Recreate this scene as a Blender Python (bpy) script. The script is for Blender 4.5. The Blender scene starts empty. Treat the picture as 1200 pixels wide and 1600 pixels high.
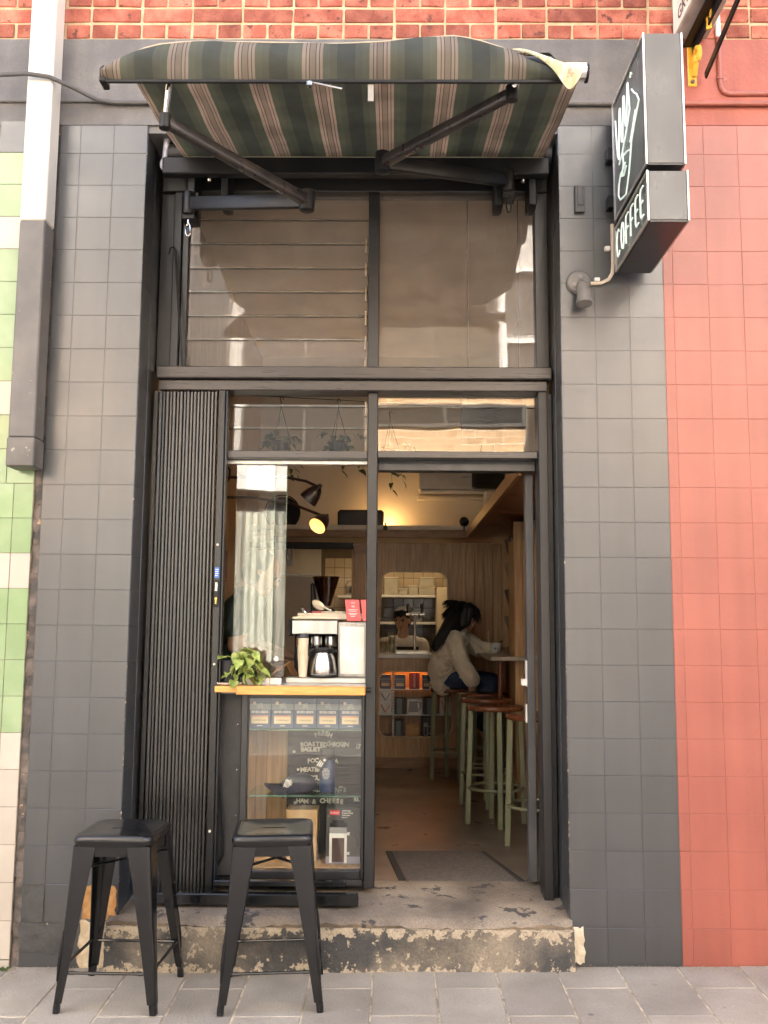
import bpy, bmesh, math, random
from mathutils import Vector, Matrix, Euler
random.seed(7)
R = math.radians
SC = bpy.context.scene
COL = SC.collection

# ------------------------------------------------------------------ camera
cam_d = bpy.data.cameras.new('camera'); cam = bpy.data.objects.new('camera', cam_d); COL.objects.link(cam)
PIT, YAW, ROL = 0.121183, 0.010498, 0.0069947
cp, sp, cy, sy, cr, sr = math.cos(PIT), math.sin(PIT), math.cos(YAW), math.sin(YAW), math.cos(ROL), math.sin(ROL)
r0 = Vector((cy, sy, 0)); f0 = Vector((-sy*cp, cy*cp, sp)); u0 = r0.cross(f0)
rr = r0*cr + u0*sr; uu = u0*cr - r0*sr
mw = Matrix((rr, uu, -f0)).transposed().to_4x4(); mw.translation = Vector((0, -4.11791, 1.36196))
cam.matrix_world = mw
cam_d.sensor_fit = 'VERTICAL'; cam_d.sensor_height = 24; cam_d.sensor_width = 18; cam_d.lens = 22.5
cam_d.clip_start = 0.05; cam_d.clip_end = 500
SC.camera = cam
SC.render.resolution_x = 768; SC.render.resolution_y = 1024

# ------------------------------------------------------------------ sky and sun
SUN_EL, SUN_AZ = R(50), R(-14)          # sun stands behind the shop, a little to its left
W = bpy.data.worlds.new('World'); SC.world = W; W.use_nodes = True
nt = W.node_tree; nt.nodes.clear()
sky = nt.nodes.new('ShaderNodeTexSky'); sky.sky_type = 'NISHITA'; sky.sun_disc = False
sky.sun_elevation = SUN_EL; sky.sun_rotation = SUN_AZ
sky.air_density = 0.7; sky.dust_density = 6.0; sky.ozone_density = 0.3
bg = nt.nodes.new('ShaderNodeBackground'); bg.inputs[1].default_value = 0.15
wo = nt.nodes.new('ShaderNodeOutputWorld')
nt.links.new(sky.outputs[0], bg.inputs[0]); nt.links.new(bg.outputs[0], wo.inputs[0])
sd = bpy.data.lights.new('sun', 'SUN'); sd.energy = 5.0; sd.angle = R(0.5); sd.color = (1.0, 0.955, 0.89)
sun = bpy.data.objects.new('sun', sd); COL.objects.link(sun)
svec = Vector((math.sin(SUN_AZ)*math.cos(SUN_EL), math.cos(SUN_AZ)*math.cos(SUN_EL), math.sin(SUN_EL)))
sun.rotation_euler = svec.to_track_quat('Z', 'Y').to_euler(); sun.location = (0, 10, 30)
vs = SC.view_settings
vs.view_transform = 'Standard'; vs.look = 'None'; vs.exposure = 3.25; vs.gamma = 1.0
try: vs.use_curve_mapping = False
except Exception: pass
cy_ = SC.cycles
cy_.use_denoising = True
try: cy_.denoiser = 'OPENIMAGEDENOISE'
except Exception: pass
cy_.max_bounces = 8; cy_.diffuse_bounces = 4; cy_.glossy_bounces = 4; cy_.transmission_bounces = 8
cy_.transparent_max_bounces = 24; cy_.sample_clamp_indirect = 12
cy_.caustics_reflective = False; cy_.caustics_refractive = False

# ------------------------------------------------------------------ materials
def mat(name, c, c2=None, scale=8, rough=.5, metal=0, bump=0, bscale=80, st=(1,1,1), ovar=0, lo=.4, hi=.65,
        spec=.5, c3=None, s3=20, t3=.62, rvar=0, coat=0, emit=None, es=0, det=4, bst=None, sheen=0, bdist=.004, grain=0, gs=230, streak=0):
    """procedural: noise between c and c2, worn specks of c3, per-object value change, fine relief"""
    m = bpy.data.materials.new(name); m.use_nodes = True
    n, l = m.node_tree.nodes, m.node_tree.links
    p = n['Principled BSDF']
    c2 = c2 or tuple(min(1, x*1.18) for x in c)
    geo = n.new('ShaderNodeNewGeometry'); mp = n.new('ShaderNodeMapping'); mp.inputs['Scale'].default_value = st
    l.new(geo.outputs['Position'], mp.inputs[0])
    no = n.new('ShaderNodeTexNoise'); no.inputs['Scale'].default_value = scale; no.inputs['Detail'].default_value = det
    l.new(mp.outputs[0], no.inputs['Vector'])
    rp = n.new('ShaderNodeValToRGB'); rp.color_ramp.elements[0].position = lo; rp.color_ramp.elements[1].position = hi
    rp.color_ramp.elements[0].color = (*c, 1); rp.color_ramp.elements[1].color = (*c2, 1)
    l.new(no.outputs['Fac'], rp.inputs[0]); col = rp.outputs[0]
    if ovar:
        oi = n.new('ShaderNodeObjectInfo'); hs = n.new('ShaderNodeHueSaturation')
        mr = n.new('ShaderNodeMapRange'); mr.inputs[3].default_value = 1-ovar; mr.inputs[4].default_value = 1+ovar
        l.new(oi.outputs['Random'], mr.inputs[0]); l.new(mr.outputs[0], hs.inputs['Value']); l.new(col, hs.inputs['Color']); col = hs.outputs[0]
    if c3:
        n3 = n.new('ShaderNodeTexNoise'); n3.inputs['Scale'].default_value = s3; n3.inputs['Detail'].default_value = 6; n3.inputs['Roughness'].default_value = .65
        l.new(geo.outputs['Position'], n3.inputs['Vector'])
        r3 = n.new('ShaderNodeValToRGB'); r3.color_ramp.elements[0].position = t3; r3.color_ramp.elements[1].position = t3+.03
        l.new(n3.outputs['Fac'], r3.inputs[0])
        mx = n.new('ShaderNodeMix'); mx.data_type = 'RGBA'
        l.new(r3.outputs[0], mx.inputs[0]); l.new(col, mx.inputs[6]); mx.inputs[7].default_value = (*c3, 1); col = mx.outputs[2]
    for amt, sc_, stv in ((grain,gs,(1,1,1)),(streak,1,(13,13,.8))):
        if not amt: continue
        gm = n.new('ShaderNodeMapping'); gm.inputs['Scale'].default_value = stv; l.new(geo.outputs['Position'], gm.inputs[0])
        gn = n.new('ShaderNodeTexNoise'); gn.inputs['Scale'].default_value = sc_; gn.inputs['Detail'].default_value = 4; l.new(gm.outputs[0], gn.inputs['Vector'])
        gr_ = n.new('ShaderNodeMapRange'); gr_.inputs[1].default_value = .3; gr_.inputs[2].default_value = .7; gr_.inputs[3].default_value = 1-amt; gr_.inputs[4].default_value = 1+amt; l.new(gn.outputs['Fac'], gr_.inputs[0])
        gh = n.new('ShaderNodeHueSaturation'); l.new(gr_.outputs[0], gh.inputs['Value']); l.new(col, gh.inputs['Color']); col = gh.outputs[0]
    l.new(col, p.inputs['Base Color'])
    p.inputs['Roughness'].default_value = rough; p.inputs['Metallic'].default_value = metal
    p.inputs['Specular IOR Level'].default_value = spec; p.inputs['Coat Weight'].default_value = coat; p.inputs['Coat Roughness'].default_value = .32
    if sheen: p.inputs['Sheen Weight'].default_value = sheen
    if rvar:
        m2 = n.new('ShaderNodeMapRange'); m2.inputs[1].default_value = .3; m2.inputs[2].default_value = .7
        m2.inputs[3].default_value = max(.02, rough-rvar); m2.inputs[4].default_value = rough+rvar
        nr = n.new('ShaderNodeTexNoise'); nr.inputs['Scale'].default_value = scale*2.7; nr.inputs['Detail'].default_value = 5
        l.new(mp.outputs[0], nr.inputs['Vector']); l.new(nr.outputs['Fac'], m2.inputs[0]); l.new(m2.outputs[0], p.inputs['Roughness'])
    if bump:
        nb = n.new('ShaderNodeTexNoise'); nb.inputs['Scale'].default_value = bscale; nb.inputs['Detail'].default_value = 5
        if bst:
            mb_ = n.new('ShaderNodeMapping'); mb_.inputs['Scale'].default_value = bst
            l.new(geo.outputs['Position'], mb_.inputs[0]); l.new(mb_.outputs[0], nb.inputs['Vector'])
        else: l.new(geo.outputs['Position'], nb.inputs['Vector'])
        bp = n.new('ShaderNodeBump'); bp.inputs['Strength'].default_value = bump; bp.inputs['Distance'].default_value = bdist
        l.new(nb.outputs['Fac'], bp.inputs['Height']); l.new(bp.outputs[0], p.inputs['Normal'])
    if emit:
        p.inputs['Emission Color'].default_value = (*emit, 1); p.inputs['Emission Strength'].default_value = es
    return m

def glass_mat(name, tint=(.93,.95,.93), f0=.045, rough=.0, dust=0):
    m = bpy.data.materials.new(name); m.use_nodes = True
    n, l = m.node_tree.nodes, m.node_tree.links; n.clear()
    lw = n.new('ShaderNodeLayerWeight'); lw.inputs[0].default_value = .5
    pw = n.new('ShaderNodeMath'); pw.operation = 'POWER'; pw.inputs[1].default_value = 5; l.new(lw.outputs['Facing'], pw.inputs[0])
    ma = n.new('ShaderNodeMath'); ma.operation = 'MULTIPLY_ADD'; ma.inputs[1].default_value = 1-f0; ma.inputs[2].default_value = f0; l.new(pw.outputs[0], ma.inputs[0])
    tr = n.new('ShaderNodeBsdfTransparent'); tr.inputs[0].default_value = (*tint, 1)
    gl = n.new('ShaderNodeBsdfGlossy'); gl.inputs['Roughness'].default_value = rough; gl.inputs[0].default_value = (1,1,1,1)
    ge = n.new('ShaderNodeNewGeometry'); nb = n.new('ShaderNodeTexNoise'); nb.inputs['Scale'].default_value = 3.5
    l.new(ge.outputs['Position'], nb.inputs['Vector'])
    bp = n.new('ShaderNodeBump'); bp.inputs['Strength'].default_value = .05; bp.inputs['Distance'].default_value = .01
    l.new(nb.outputs['Fac'], bp.inputs['Height']); l.new(bp.outputs[0], gl.inputs['Normal'])
    mx = n.new('ShaderNodeMixShader'); l.new(ma.outputs[0], mx.inputs[0]); l.new(tr.outputs[0], mx.inputs[1]); l.new(gl.outputs[0], mx.inputs[2])
    df = n.new('ShaderNodeBsdfDiffuse'); df.inputs[0].default_value = (.62,.56,.50,1)
    dn = n.new('ShaderNodeTexNoise'); dn.inputs['Scale'].default_value = 7; dn.inputs['Detail'].default_value = 6; l.new(ge.outputs['Position'], dn.inputs['Vector'])
    dm_ = n.new('ShaderNodeMapRange'); dm_.inputs[1].default_value = .3; dm_.inputs[2].default_value = .75; dm_.inputs[3].default_value = dust*.8; dm_.inputs[4].default_value = dust*1.2; l.new(dn.outputs['Fac'], dm_.inputs[0])
    m2 = n.new('ShaderNodeMixShader'); l.new(dm_.outputs[0], m2.inputs[0]); l.new(mx.outputs[0], m2.inputs[1]); l.new(df.outputs[0], m2.inputs[2])
    ou = n.new('ShaderNodeOutputMaterial'); l.new(m2.outputs[0] if dust else mx.outputs[0], ou.inputs[0])
    return m

# ------------------------------------------------------------------ mesh builder
ORG = {}
class MB:
    def __init__(s): s.v = []; s.f = []; s.mi = []
    def add(s, vs_, fs, m=0):
        b = len(s.v); s.v += [Vector(x) for x in vs_]
        for f in fs: s.f.append(tuple(b+i for i in f)); s.mi.append(m)
        return s
    def hexa(s, c, m=0):      # 8 corners: bottom loop, top loop
        return s.add(c, [(0,3,2,1),(4,5,6,7),(0,1,5,4),(1,2,6,5),(2,3,7,6),(3,0,4,7)], m)
    def box(s, x0,x1,y0,y1,z0,z1, m=0):
        return s.hexa([(x0,y0,z0),(x1,y0,z0),(x1,y1,z0),(x0,y1,z0),(x0,y0,z1),(x1,y0,z1),(x1,y1,z1),(x0,y1,z1)], m)
    def bar(s, p0, p1, w, h, up=(0,0,1), m=0, w1=None, h1=None):
        p0, p1 = Vector(p0), Vector(p1); d = (p1-p0).normalized(); sd_ = d.cross(Vector(up))
        if sd_.length < 1e-5: sd_ = d.cross(Vector((1,0,0)))
        sd_.normalize(); u = sd_.cross(d)
        w1 = w if w1 is None else w1; h1 = h if h1 is None else h1
        c = []
        for p, a, b in ((p0,w,h),(p1,w1,h1)):
            c += [p-sd_*a/2-u*b/2, p+sd_*a/2-u*b/2, p+sd_*a/2+u*b/2, p-sd_*a/2+u*b/2]
        return s.hexa(c, m)
    def tube(s, pts, r, n=8, m=0, cap=True, closed=False):
        pts = [Vector(p) for p in pts]; k = len(pts); rs = r if isinstance(r,(list,tuple)) else [r]*k
        b = len(s.v); prev = None
        for i, p in enumerate(pts):
            if closed: t = pts[(i+1)%k]-pts[i-1]
            else: t = pts[min(i+1,k-1)]-pts[max(i-1,0)]
            t = t.normalized() if t.length > 1e-9 else Vector((0,0,1))
            if prev is None:
                a = t.cross(Vector((0,0,1)))
                if a.length < .05: a = t.cross(Vector((0,1,0)))
            else: a = prev - t*prev.dot(t)
            a.normalize(); prev = a; c = t.cross(a)
            for j in range(n):
                w = 2*math.pi*j/n; s.v.append(p + (a*math.cos(w)+c*math.sin(w))*rs[i])
        rng = k if closed else k-1
        for i in range(rng):
            for j in range(n):
                i2 = (i+1)%k; j2 = (j+1)%n
                s.f.append((b+i*n+j, b+i*n+j2, b+i2*n+j2, b+i2*n+j)); s.mi.append(m)
        if cap and not closed:
            s.f.append(tuple(b+j for j in reversed(range(n)))); s.mi.append(m)
            s.f.append(tuple(b+(k-1)*n+j for j in range(n))); s.mi.append(m)
        return s
    def lathe(s, prof, c, n=16, m=0, ax=None, cap=True):
        q = Matrix.Identity(3) if ax is None else Vector(ax).normalized().to_track_quat('Z','Y').to_matrix()
        c = Vector(c); b = len(s.v); k = len(prof)
        for r, z in prof:
            for j in range(n):
                w = 2*math.pi*j/n; s.v.append(c + q @ Vector((r*math.cos(w), r*math.sin(w), z)))
        for i in range(k-1):
            for j in range(n):
                j2 = (j+1)%n; s.f.append((b+i*n+j, b+i*n+j2, b+(i+1)*n+j2, b+(i+1)*n+j)); s.mi.append(m)
        if cap:
            s.f.append(tuple(b+j for j in reversed(range(n)))); s.mi.append(m)
            s.f.append(tuple(b+(k-1)*n+j for j in range(n))); s.mi.append(m)
        return s
    def extr(s, loop, vec, m=0):
        k = len(loop); loop = [Vector(p) for p in loop]; vec = Vector(vec)
        fs = [tuple(reversed(range(k))), tuple(range(k,2*k))] + [(i,(i+1)%k,k+(i+1)%k,k+i) for i in range(k)]
        return s.add(loop+[p+vec for p in loop], fs, m)
    def sheet(s, fn, nu, nv, th, m=0):   # fn(u,v) -> point ; closed thin slab, thickness along the surface normal
        P = [[Vector(fn(i/nu, j/nv)) for j in range(nv+1)] for i in range(nu+1)]
        N = [[None]*(nv+1) for _ in range(nu+1)]
        for i in range(nu+1):
            for j in range(nv+1):
                du = P[min(i+1,nu)][j]-P[max(i-1,0)][j]; dv = P[i][min(j+1,nv)]-P[i][max(j-1,0)]
                N[i][j] = du.cross(dv).normalized()
        b = len(s.v); w = nv+1; tot = (nu+1)*w
        for sg in (.5, -.5):
            for i in range(nu+1):
                for j in range(nv+1): s.v.append(P[i][j]+N[i][j]*th*sg)
        for i in range(nu):
            for j in range(nv):
                a = b+i*w+j
                s.f.append((a, a+w, a+w+1, a+1)); s.mi.append(m)
                a += tot; s.f.append((a, a+1, a+w+1, a+w)); s.mi.append(m)
        per = [(i,0) for i in range(nu+1)] + [(nu,j) for j in range(1,nv+1)] + [(i,nv) for i in range(nu-1,-1,-1)] + [(0,j) for j in range(nv-1,0,-1)]
        for q in range(len(per)):
            i0,j0 = per[q]; i1,j1 = per[(q+1)%len(per)]
            s.f.append((b+i0*w+j0, b+tot+i0*w+j0, b+tot+i1*w+j1, b+i1*w+j1)); s.mi.append(m)
        return s
    def mesh(s, name, mats, bevel=0, ang=35, origin=None, seg=1):
        me = bpy.data.meshes.new(name)
        o = Vector((0,0,0)) if origin is None else origin
        me.from_pydata([v-o for v in s.v], [], s.f)
        for i, x in enumerate(s.mi): me.polygons[i].material_index = x
        for m in (mats if isinstance(mats,(list,tuple)) else [mats]): me.materials.append(m)
        if bevel:
            bm = bmesh.new(); bm.from_mesh(me)
            ed = [e for e in bm.edges if len(e.link_faces) == 2 and e.calc_face_angle(0) > R(30)]
            bmesh.ops.bevel(bm, geom=ed, offset=bevel, segments=seg, profile=.5, affect='EDGES', clamp_overlap=True)
            bm.to_mesh(me); bm.free()
        me.shade_smooth(); me.set_sharp_from_angle(angle=R(ang))
        return me
    def build(s, name, mats, parent=None, bevel=0, ang=35, label=None, cat=None, group=None, kind=None, seg=1, base=False):
        xs = [v.x for v in s.v]; ys = [v.y for v in s.v]; zs = [v.z for v in s.v]
        c = Vector(((min(xs)+max(xs))/2, (min(ys)+max(ys))/2, min(zs) if base else (min(zs)+max(zs))/2))
        o = bpy.data.objects.new(name, s.mesh(name, mats, bevel, ang, c, seg))
        place(o, c, parent); tag(o, label, cat, group, kind)
        return o
def place(o, c, parent=None):
    COL.objects.link(o); c = Vector(c); ORG[o] = c
    if parent is not None: o.parent = parent; o.location = c-ORG[parent]
    else: o.location = c
def tag(o, label=None, cat=None, group=None, kind=None):
    if label: o['label'] = label
    if cat: o['category'] = cat
    if group: o['group'] = group
    if kind: o['kind'] = kind
    return o
def thing(name, label, cat, loc=(0,0,0), group=None):
    o = bpy.data.objects.new(name, None); o.empty_display_size = .1; place(o, loc); return tag(o, label, cat, group)
def inst(me, name, loc, parent=None, rot=None, mats=None):   # another object on the same mesh
    o = bpy.data.objects.new(name, me); place(o, loc, parent)
    if rot: o.rotation_euler = rot
    return o
def copytree(o, parent=None):
    c = o.copy(); COL.objects.link(c)
    if parent is not None: c.parent = parent
    for ch in list(o.children): copytree(ch, c)
    return c
def text(s, size, loc, mat_, parent, name='lettering', rot=(R(90),0,0), ext=.0006, align='CENTER', sx=1.0, bold=0, width=None):
    cu = bpy.data.curves.new('t','FONT'); cu.body = s; cu.size = size; cu.extrude = ext; cu.align_x = align; cu.align_y = 'CENTER'; cu.offset = bold; cu.resolution_u = 2
    t = bpy.data.objects.new('t', cu); COL.objects.link(t)
    me = bpy.data.meshes.new_from_object(t.evaluated_get(bpy.context.evaluated_depsgraph_get()))
    bpy.data.objects.remove(t); bpy.data.curves.remove(cu); me.name = name
    if width:
        xs = [v.co.x for v in me.vertices]; sx = width/max(1e-6, max(xs)-min(xs))
    for v in me.vertices: v.co.x *= sx
    me.materials.clear(); me.materials.append(mat_)
    o = bpy.data.objects.new(name, me); place(o, loc, parent); o.rotation_euler = rot
    return o
def blob(name, prims, m, parent, voxel=.011, smooth=5, label=None):
    """one continuous surface grown round tapered limbs and ellipsoids"""
    bm = bmesh.new()
    for p in prims:
        if p[0] == 'c':
            _, a, ra, b, rb = p; a, b = Vector(a), Vector(b)
            for q, r in ((a,ra),(b,rb)):
                bmesh.ops.create_icosphere(bm, subdivisions=2, radius=r, matrix=Matrix.Translation(q))
            d = b-a
            if d.length > 1e-4:
                M_ = Matrix.Translation((a+b)/2) @ d.to_track_quat('Z','Y').to_matrix().to_4x4()
                bmesh.ops.create_cone(bm, cap_ends=True, segments=14, radius1=ra, radius2=rb, depth=d.length, matrix=M_)
        else:
            _, c, r, e = p if len(p) == 4 else (*p, (0,0,0))
            M_ = Matrix.Translation(Vector(c)) @ Euler([R(x) for x in e]).to_matrix().to_4x4() @ Matrix.Diagonal((*r,1))
            bmesh.ops.create_icosphere(bm, subdivisions=3, radius=1, matrix=M_)
    me = bpy.data.meshes.new(name+'_raw'); bm.to_mesh(me); bm.free()
    t = bpy.data.objects.new('t', me); COL.objects.link(t)
    rm = t.modifiers.new('r','REMESH'); rm.mode = 'VOXEL'; rm.voxel_size = voxel; rm.use_smooth_shade = True
    sm = t.modifiers.new('s','SMOOTH'); sm.factor = .5; sm.iterations = smooth
    bpy.context.view_layer.update()
    dm = bpy.data.meshes.new_from_object(t.evaluated_get(bpy.context.evaluated_depsgraph_get()))
    bpy.data.objects.remove(t); bpy.data.meshes.remove(me)
    vs_ = [v.co for v in dm.vertices]
    c = Vector([(min(v[i] for v in vs_)+max(v[i] for v in vs_))/2 for i in range(3)])
    dm.transform(Matrix.Translation(-c)); dm.name = name; dm.materials.clear(); dm.materials.append(m); dm.shade_smooth()
    o = bpy.data.objects.new(name, dm); place(o, c, parent); tag(o, label)
    return o
def rnd(a, b): return random.uniform(a, b)

# ------------------------------------------------------------------ palette
TILE_GREY = mat('grey_tile_paint', (.029,.030,.032), (.041,.042,.045), 2.2, .35, bump=.22, bscale=26, ovar=.10, rvar=.07, spec=.9, coat=.45, lo=.3, hi=.75, c3=(.15,.14,.13), s3=30, t3=.72, grain=.14, streak=.14)
GREY_RENDER = mat('grey_render', (.105,.100,.098), (.150,.143,.138), 5, .6, bump=.8, bscale=45, grain=.14, streak=.12)
GROOVE = mat('broken_render', (.060,.055,.050), (.16,.13,.11), 18, .8, bump=1, bscale=50, c3=(.42,.27,.16), s3=14, t3=.64)
RED = mat('red_wall_paint', (.270,.074,.051), (.312,.090,.062), 2.0, .42, bump=.25, bscale=30, ovar=.05, spec=.6, coat=.15, grain=.07, streak=.08)
RED_R = mat('red_render', (.29,.075,.05), (.34,.095,.065), 5, .55, bump=.8, bscale=50, grain=.10, streak=.10)
GREEN_T = mat('green_glazed_tile', (.235,.33,.165), (.28,.37,.205), 6, .16, ovar=.05, bump=.08, bscale=12)
CREAM_T = mat('cream_glazed_tile', (.45,.40,.335), (.49,.44,.375), 6, .18, ovar=.05, bump=.08, bscale=12)
GROUT = mat('grout', (.10,.08,.06), (.22,.18,.13), 20, .9)
BRICK = mat('red_brick', (.30,.080,.052), (.46,.160,.105), 12, .9, bump=.7, bscale=70, ovar=.36, grain=.16, gs=160, c3=(.13,.045,.035), s3=22, t3=.60)
MORTAR = mat('sandy_mortar', (.44,.335,.20), (.58,.46,.30), 18, .95, bump=1, bscale=90)
PIPE_CREAM = mat('cream_paint', (.58,.55,.49), (.66,.63,.56), 3, .5, st=(1,1,.3), c3=(.35,.31,.27), s3=25, t3=.70)
PIPE_GREY = mat('grey_pipe_paint', (.10,.095,.09), (.14,.13,.122), 6, .5, c3=(.40,.37,.33), s3=35, t3=.68)
BLACK_FR = mat('black_frame_paint', (.012,.012,.013), (.018,.018,.018), 6, .34, st=(1,1,.2), bump=.06, bscale=40, rvar=.05, spec=.7, c3=(.20,.19,.17), s3=60, t3=.78)
BLACK_MT = mat('black_metal', (.006,.006,.007), (.010,.010,.010), 8, .45, spec=.35)
BLACK_GL = mat('black_gloss_powder_coat', (.0065,.0065,.007), (.009,.009,.0095), 4, .19, c3=(.10,.10,.10), s3=70, t3=.745)
STEEL = mat('brushed_steel', (.40,.39,.375), (.50,.49,.475), 20, .24, 1, st=(1,1,.1))
CHROME = mat('polished_steel', (.72,.71,.69), None, 5, .12, 1)
ALU = mat('aluminium_trim', (.60,.58,.54), (.70,.68,.63), 12, .42, .8)
CONC = mat('worn_concrete', (.115,.092,.068), (.33,.265,.19), 4, .8, bump=.8, bscale=50, c3=(.07,.062,.055), s3=9, t3=.575, lo=.3, hi=.7, grain=.22, gs=140)
STEP_F = mat('peeling_step_paint', (.045,.044,.042), (.21,.175,.13), 3.6, .75, bump=1, bscale=35, lo=.44, hi=.66, c3=(.36,.30,.215), s3=26, t3=.60, grain=.22, gs=120)
def bare_edges(m, z0, z1, zb):
    # the nosing and the foot of the step have lost their paint
    n, l = m.node_tree.nodes, m.node_tree.links
    mx = [x for x in n if x.type == 'MIX'][0]; rp = mx.inputs[0].links[0].from_node; src = rp.inputs[0].links[0].from_socket
    ge = n.new('ShaderNodeNewGeometry'); sx = n.new('ShaderNodeSeparateXYZ'); l.new(ge.outputs['Position'], sx.inputs[0])
    a = n.new('ShaderNodeMapRange'); a.inputs[1].default_value = z0; a.inputs[2].default_value = z1; a.inputs[4].default_value = .17; l.new(sx.outputs['Z'], a.inputs[0])
    b_ = n.new('ShaderNodeMapRange'); b_.inputs[1].default_value = zb+.025; b_.inputs[2].default_value = zb-.01; b_.inputs[4].default_value = .14; l.new(sx.outputs['Z'], b_.inputs[0])
    s1_ = n.new('ShaderNodeMath'); l.new(a.outputs[0], s1_.inputs[0]); l.new(b_.outputs[0], s1_.inputs[1])
    s2_ = n.new('ShaderNodeMath'); l.new(s1_.outputs[0], s2_.inputs[0]); l.new(src, s2_.inputs[1]); l.new(s2_.outputs[0], rp.inputs[0])
bare_edges(STEP_F, .095, .150, .0)
PAVER = mat('bluestone_paver', (.225,.201,.163), (.345,.308,.252), 3.2, .75, bump=.5, bscale=120, ovar=.13, grain=.20, gs=260, lo=.3, hi=.72, c3=(.40,.37,.33), s3=90, t3=.70)
JOINT = mat('paver_joint', (.26,.21,.15), (.58,.49,.36), 14, .95, bump=1)
ASPH = mat('lane_paving', (.20,.188,.172), (.27,.255,.235), 14, .8, bump=.8)
FLOOR = mat('sealed_concrete_floor', (.15,.122,.095), (.23,.188,.148), 1.6, .34, bump=.04, bscale=20, rvar=.08, det=6)
MATM = mat('ribbed_floor_mat', (.135,.115,.096), (.185,.16,.135), 60, .9, bump=1, bscale=260)
MAT_E = mat('rubber_mat_edge', (.05,.045,.04), None, 10, .7)
WOODP = mat('oak_panelling', (.41,.245,.115), (.56,.365,.19), 6, .42, st=(9,9,.6), bump=.15, bscale=30, bst=(6,6,.4), ovar=.06, det=6)
WOODD = mat('dark_oak_shelf', (.22,.115,.052), (.32,.18,.085), 7, .4, st=(1,9,9), det=6)
WOODR = mat('reddish_ply', (.16,.055,.030), (.22,.085,.048), 4, .4, st=(6,1,6), det=5)
WOODO = mat('oiled_pine_edge', (.62,.28,.065), (.74,.38,.11), 9, .38, st=(1,12,12), det=6)
SEATW = mat('varnished_seat', (.14,.045,.020), (.24,.085,.038), 8, .22, st=(1,10,10))
SAGE = mat('sage_green_steel', (.235,.25,.155), (.27,.285,.18), 10, .42, bump=.05)
CREAMW = mat('cream_wall', (.72,.66,.56), (.76,.71,.61), 2, .75, bump=.15)
CEIL = mat('ceiling_paint', (.76,.72,.66), None, 2, .8)
WHITE = mat('white_plastic', (.72,.70,.66), None, 6, .4)
WTILE = mat('white_ledge_tile', (.74,.68,.60), None, 8, .2, ovar=.04)
CERAM = mat('cream_ceramic', (.70,.62,.48), None, 8, .2)
PINKC = mat('pink_ceramic', (.62,.14,.15), None, 8, .22)
PAPER = mat('paper_cup', (.66,.56,.42), (.72,.62,.48), 12, .7)
CARD = mat('cardboard', (.52,.32,.15), (.60,.39,.20), 20, .8, bump=.1)
NAVYB = mat('navy_carton', (.080,.115,.205), (.10,.14,.235), 8, .45)
SLATEB = mat('slate_blue_print', (.25,.29,.32), None, 8, .45)
CREAMP = mat('cream_print', (.74,.62,.42), None, 8, .6)
WHITEP = mat('white_print', (.78,.77,.74), None, 8, .6)
ROSEP = mat('rose_print', (.66,.32,.26), None, 8, .6)
REDP = mat('red_print', (.66,.03,.035), None, 8, .5)
DARKP = mat('dark_print', (.03,.03,.035), None, 8, .5)
BOARD = mat('black_letter_board', (.012,.012,.013), (.02,.02,.02), 20, .5, bump=.5, bscale=20, bst=(.2,.2,14))
LETTER = mat('cream_letters', (.86,.83,.76), None, 8, .5)
NAVYC = mat('navy_cloth', (.028,.028,.048), (.04,.04,.062), 30, .85, bump=.4, bscale=300)
NAVYM = mat('navy_enamel', (.02,.04,.11), None, 8, .3)
GLASS = glass_mat('window_glass', (.94,.95,.93), .045, dust=.012)
GLASSD = glass_mat('dusty_window_glass', (.90,.88,.85), .05, dust=.10)
GLASSG = glass_mat('greenish_shelf_glass', (.80,.90,.84), .05)
GLASSJ = glass_mat('drinking_glass', (.90,.90,.86), .07)
GEDGE = mat('glass_edge_green', (.07,.14,.10), (.16,.28,.21), 10, .15)
SMOKE = glass_mat('smoked_hopper', (.36,.22,.16), .05)
NEON = mat('neon_tube', (.75,.85,.78), None, 4, .3, emit=(.80,1.0,.88), es=.045)
SIGNG = mat('grey_sign_sheet', (.085,.085,.084), (.115,.115,.112), 4, .33, st=(1,1,.5), rvar=.08)
SIGND = mat('dark_sign_base', (.020,.019,.022), (.03,.03,.034), 6, .3)
YELL = mat('yellow_bracket_paint', (.72,.36,.02), (.78,.46,.05), 30, .5, c3=(.20,.10,.04), s3=60, t3=.66, bump=.5)
LEAF = mat('leaf', (.15,.215,.04), (.36,.40,.11), 34, .38, ovar=.28)
LEAFD = mat('leaf_dark', (.035,.065,.018), (.07,.11,.03), 26, .4, ovar=.3)
STEM = mat('plant_stem', (.32,.34,.09), None, 10, .5)
SOIL = mat('soil', (.03,.022,.016), None, 40, .95, bump=1)
POTB = mat('black_pot', (.014,.014,.017), None, 10, .42)
CERB = mat('lamp_enamel', (.022,.010,.009), None, 10, .28)
LAMPW = mat('lamp_glow', (.85,.62,.35), None, 4, .5, emit=(1.0,.55,.18), es=.05)
SKIN = mat('skin', (.43,.27,.195), (.48,.31,.23), 20, .5)
HAIR = mat('black_hair', (.006,.005,.006), (.014,.012,.012), 60, .6, st=(1,1,.3))
COATM = mat('cream_wool', (.70,.62,.48), (.80,.72,.58), 9, .95, bump=.8, bscale=24, sheen=.4, bdist=.02)
JEAN = mat('indigo_denim', (.025,.040,.085), (.045,.065,.125), 14, .85, bump=.4, bscale=220)
SHIRTW = mat('white_cotton', (.66,.63,.58), None, 10, .85)
SHIRTG = mat('dark_green_cotton', (.012,.030,.028), (.02,.042,.038), 10, .85)
APRON = mat('black_cotton', (.014,.012,.012), None, 10, .85)
SHOE = mat('canvas_shoe', (.34,.26,.20), None, 10, .8)

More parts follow.
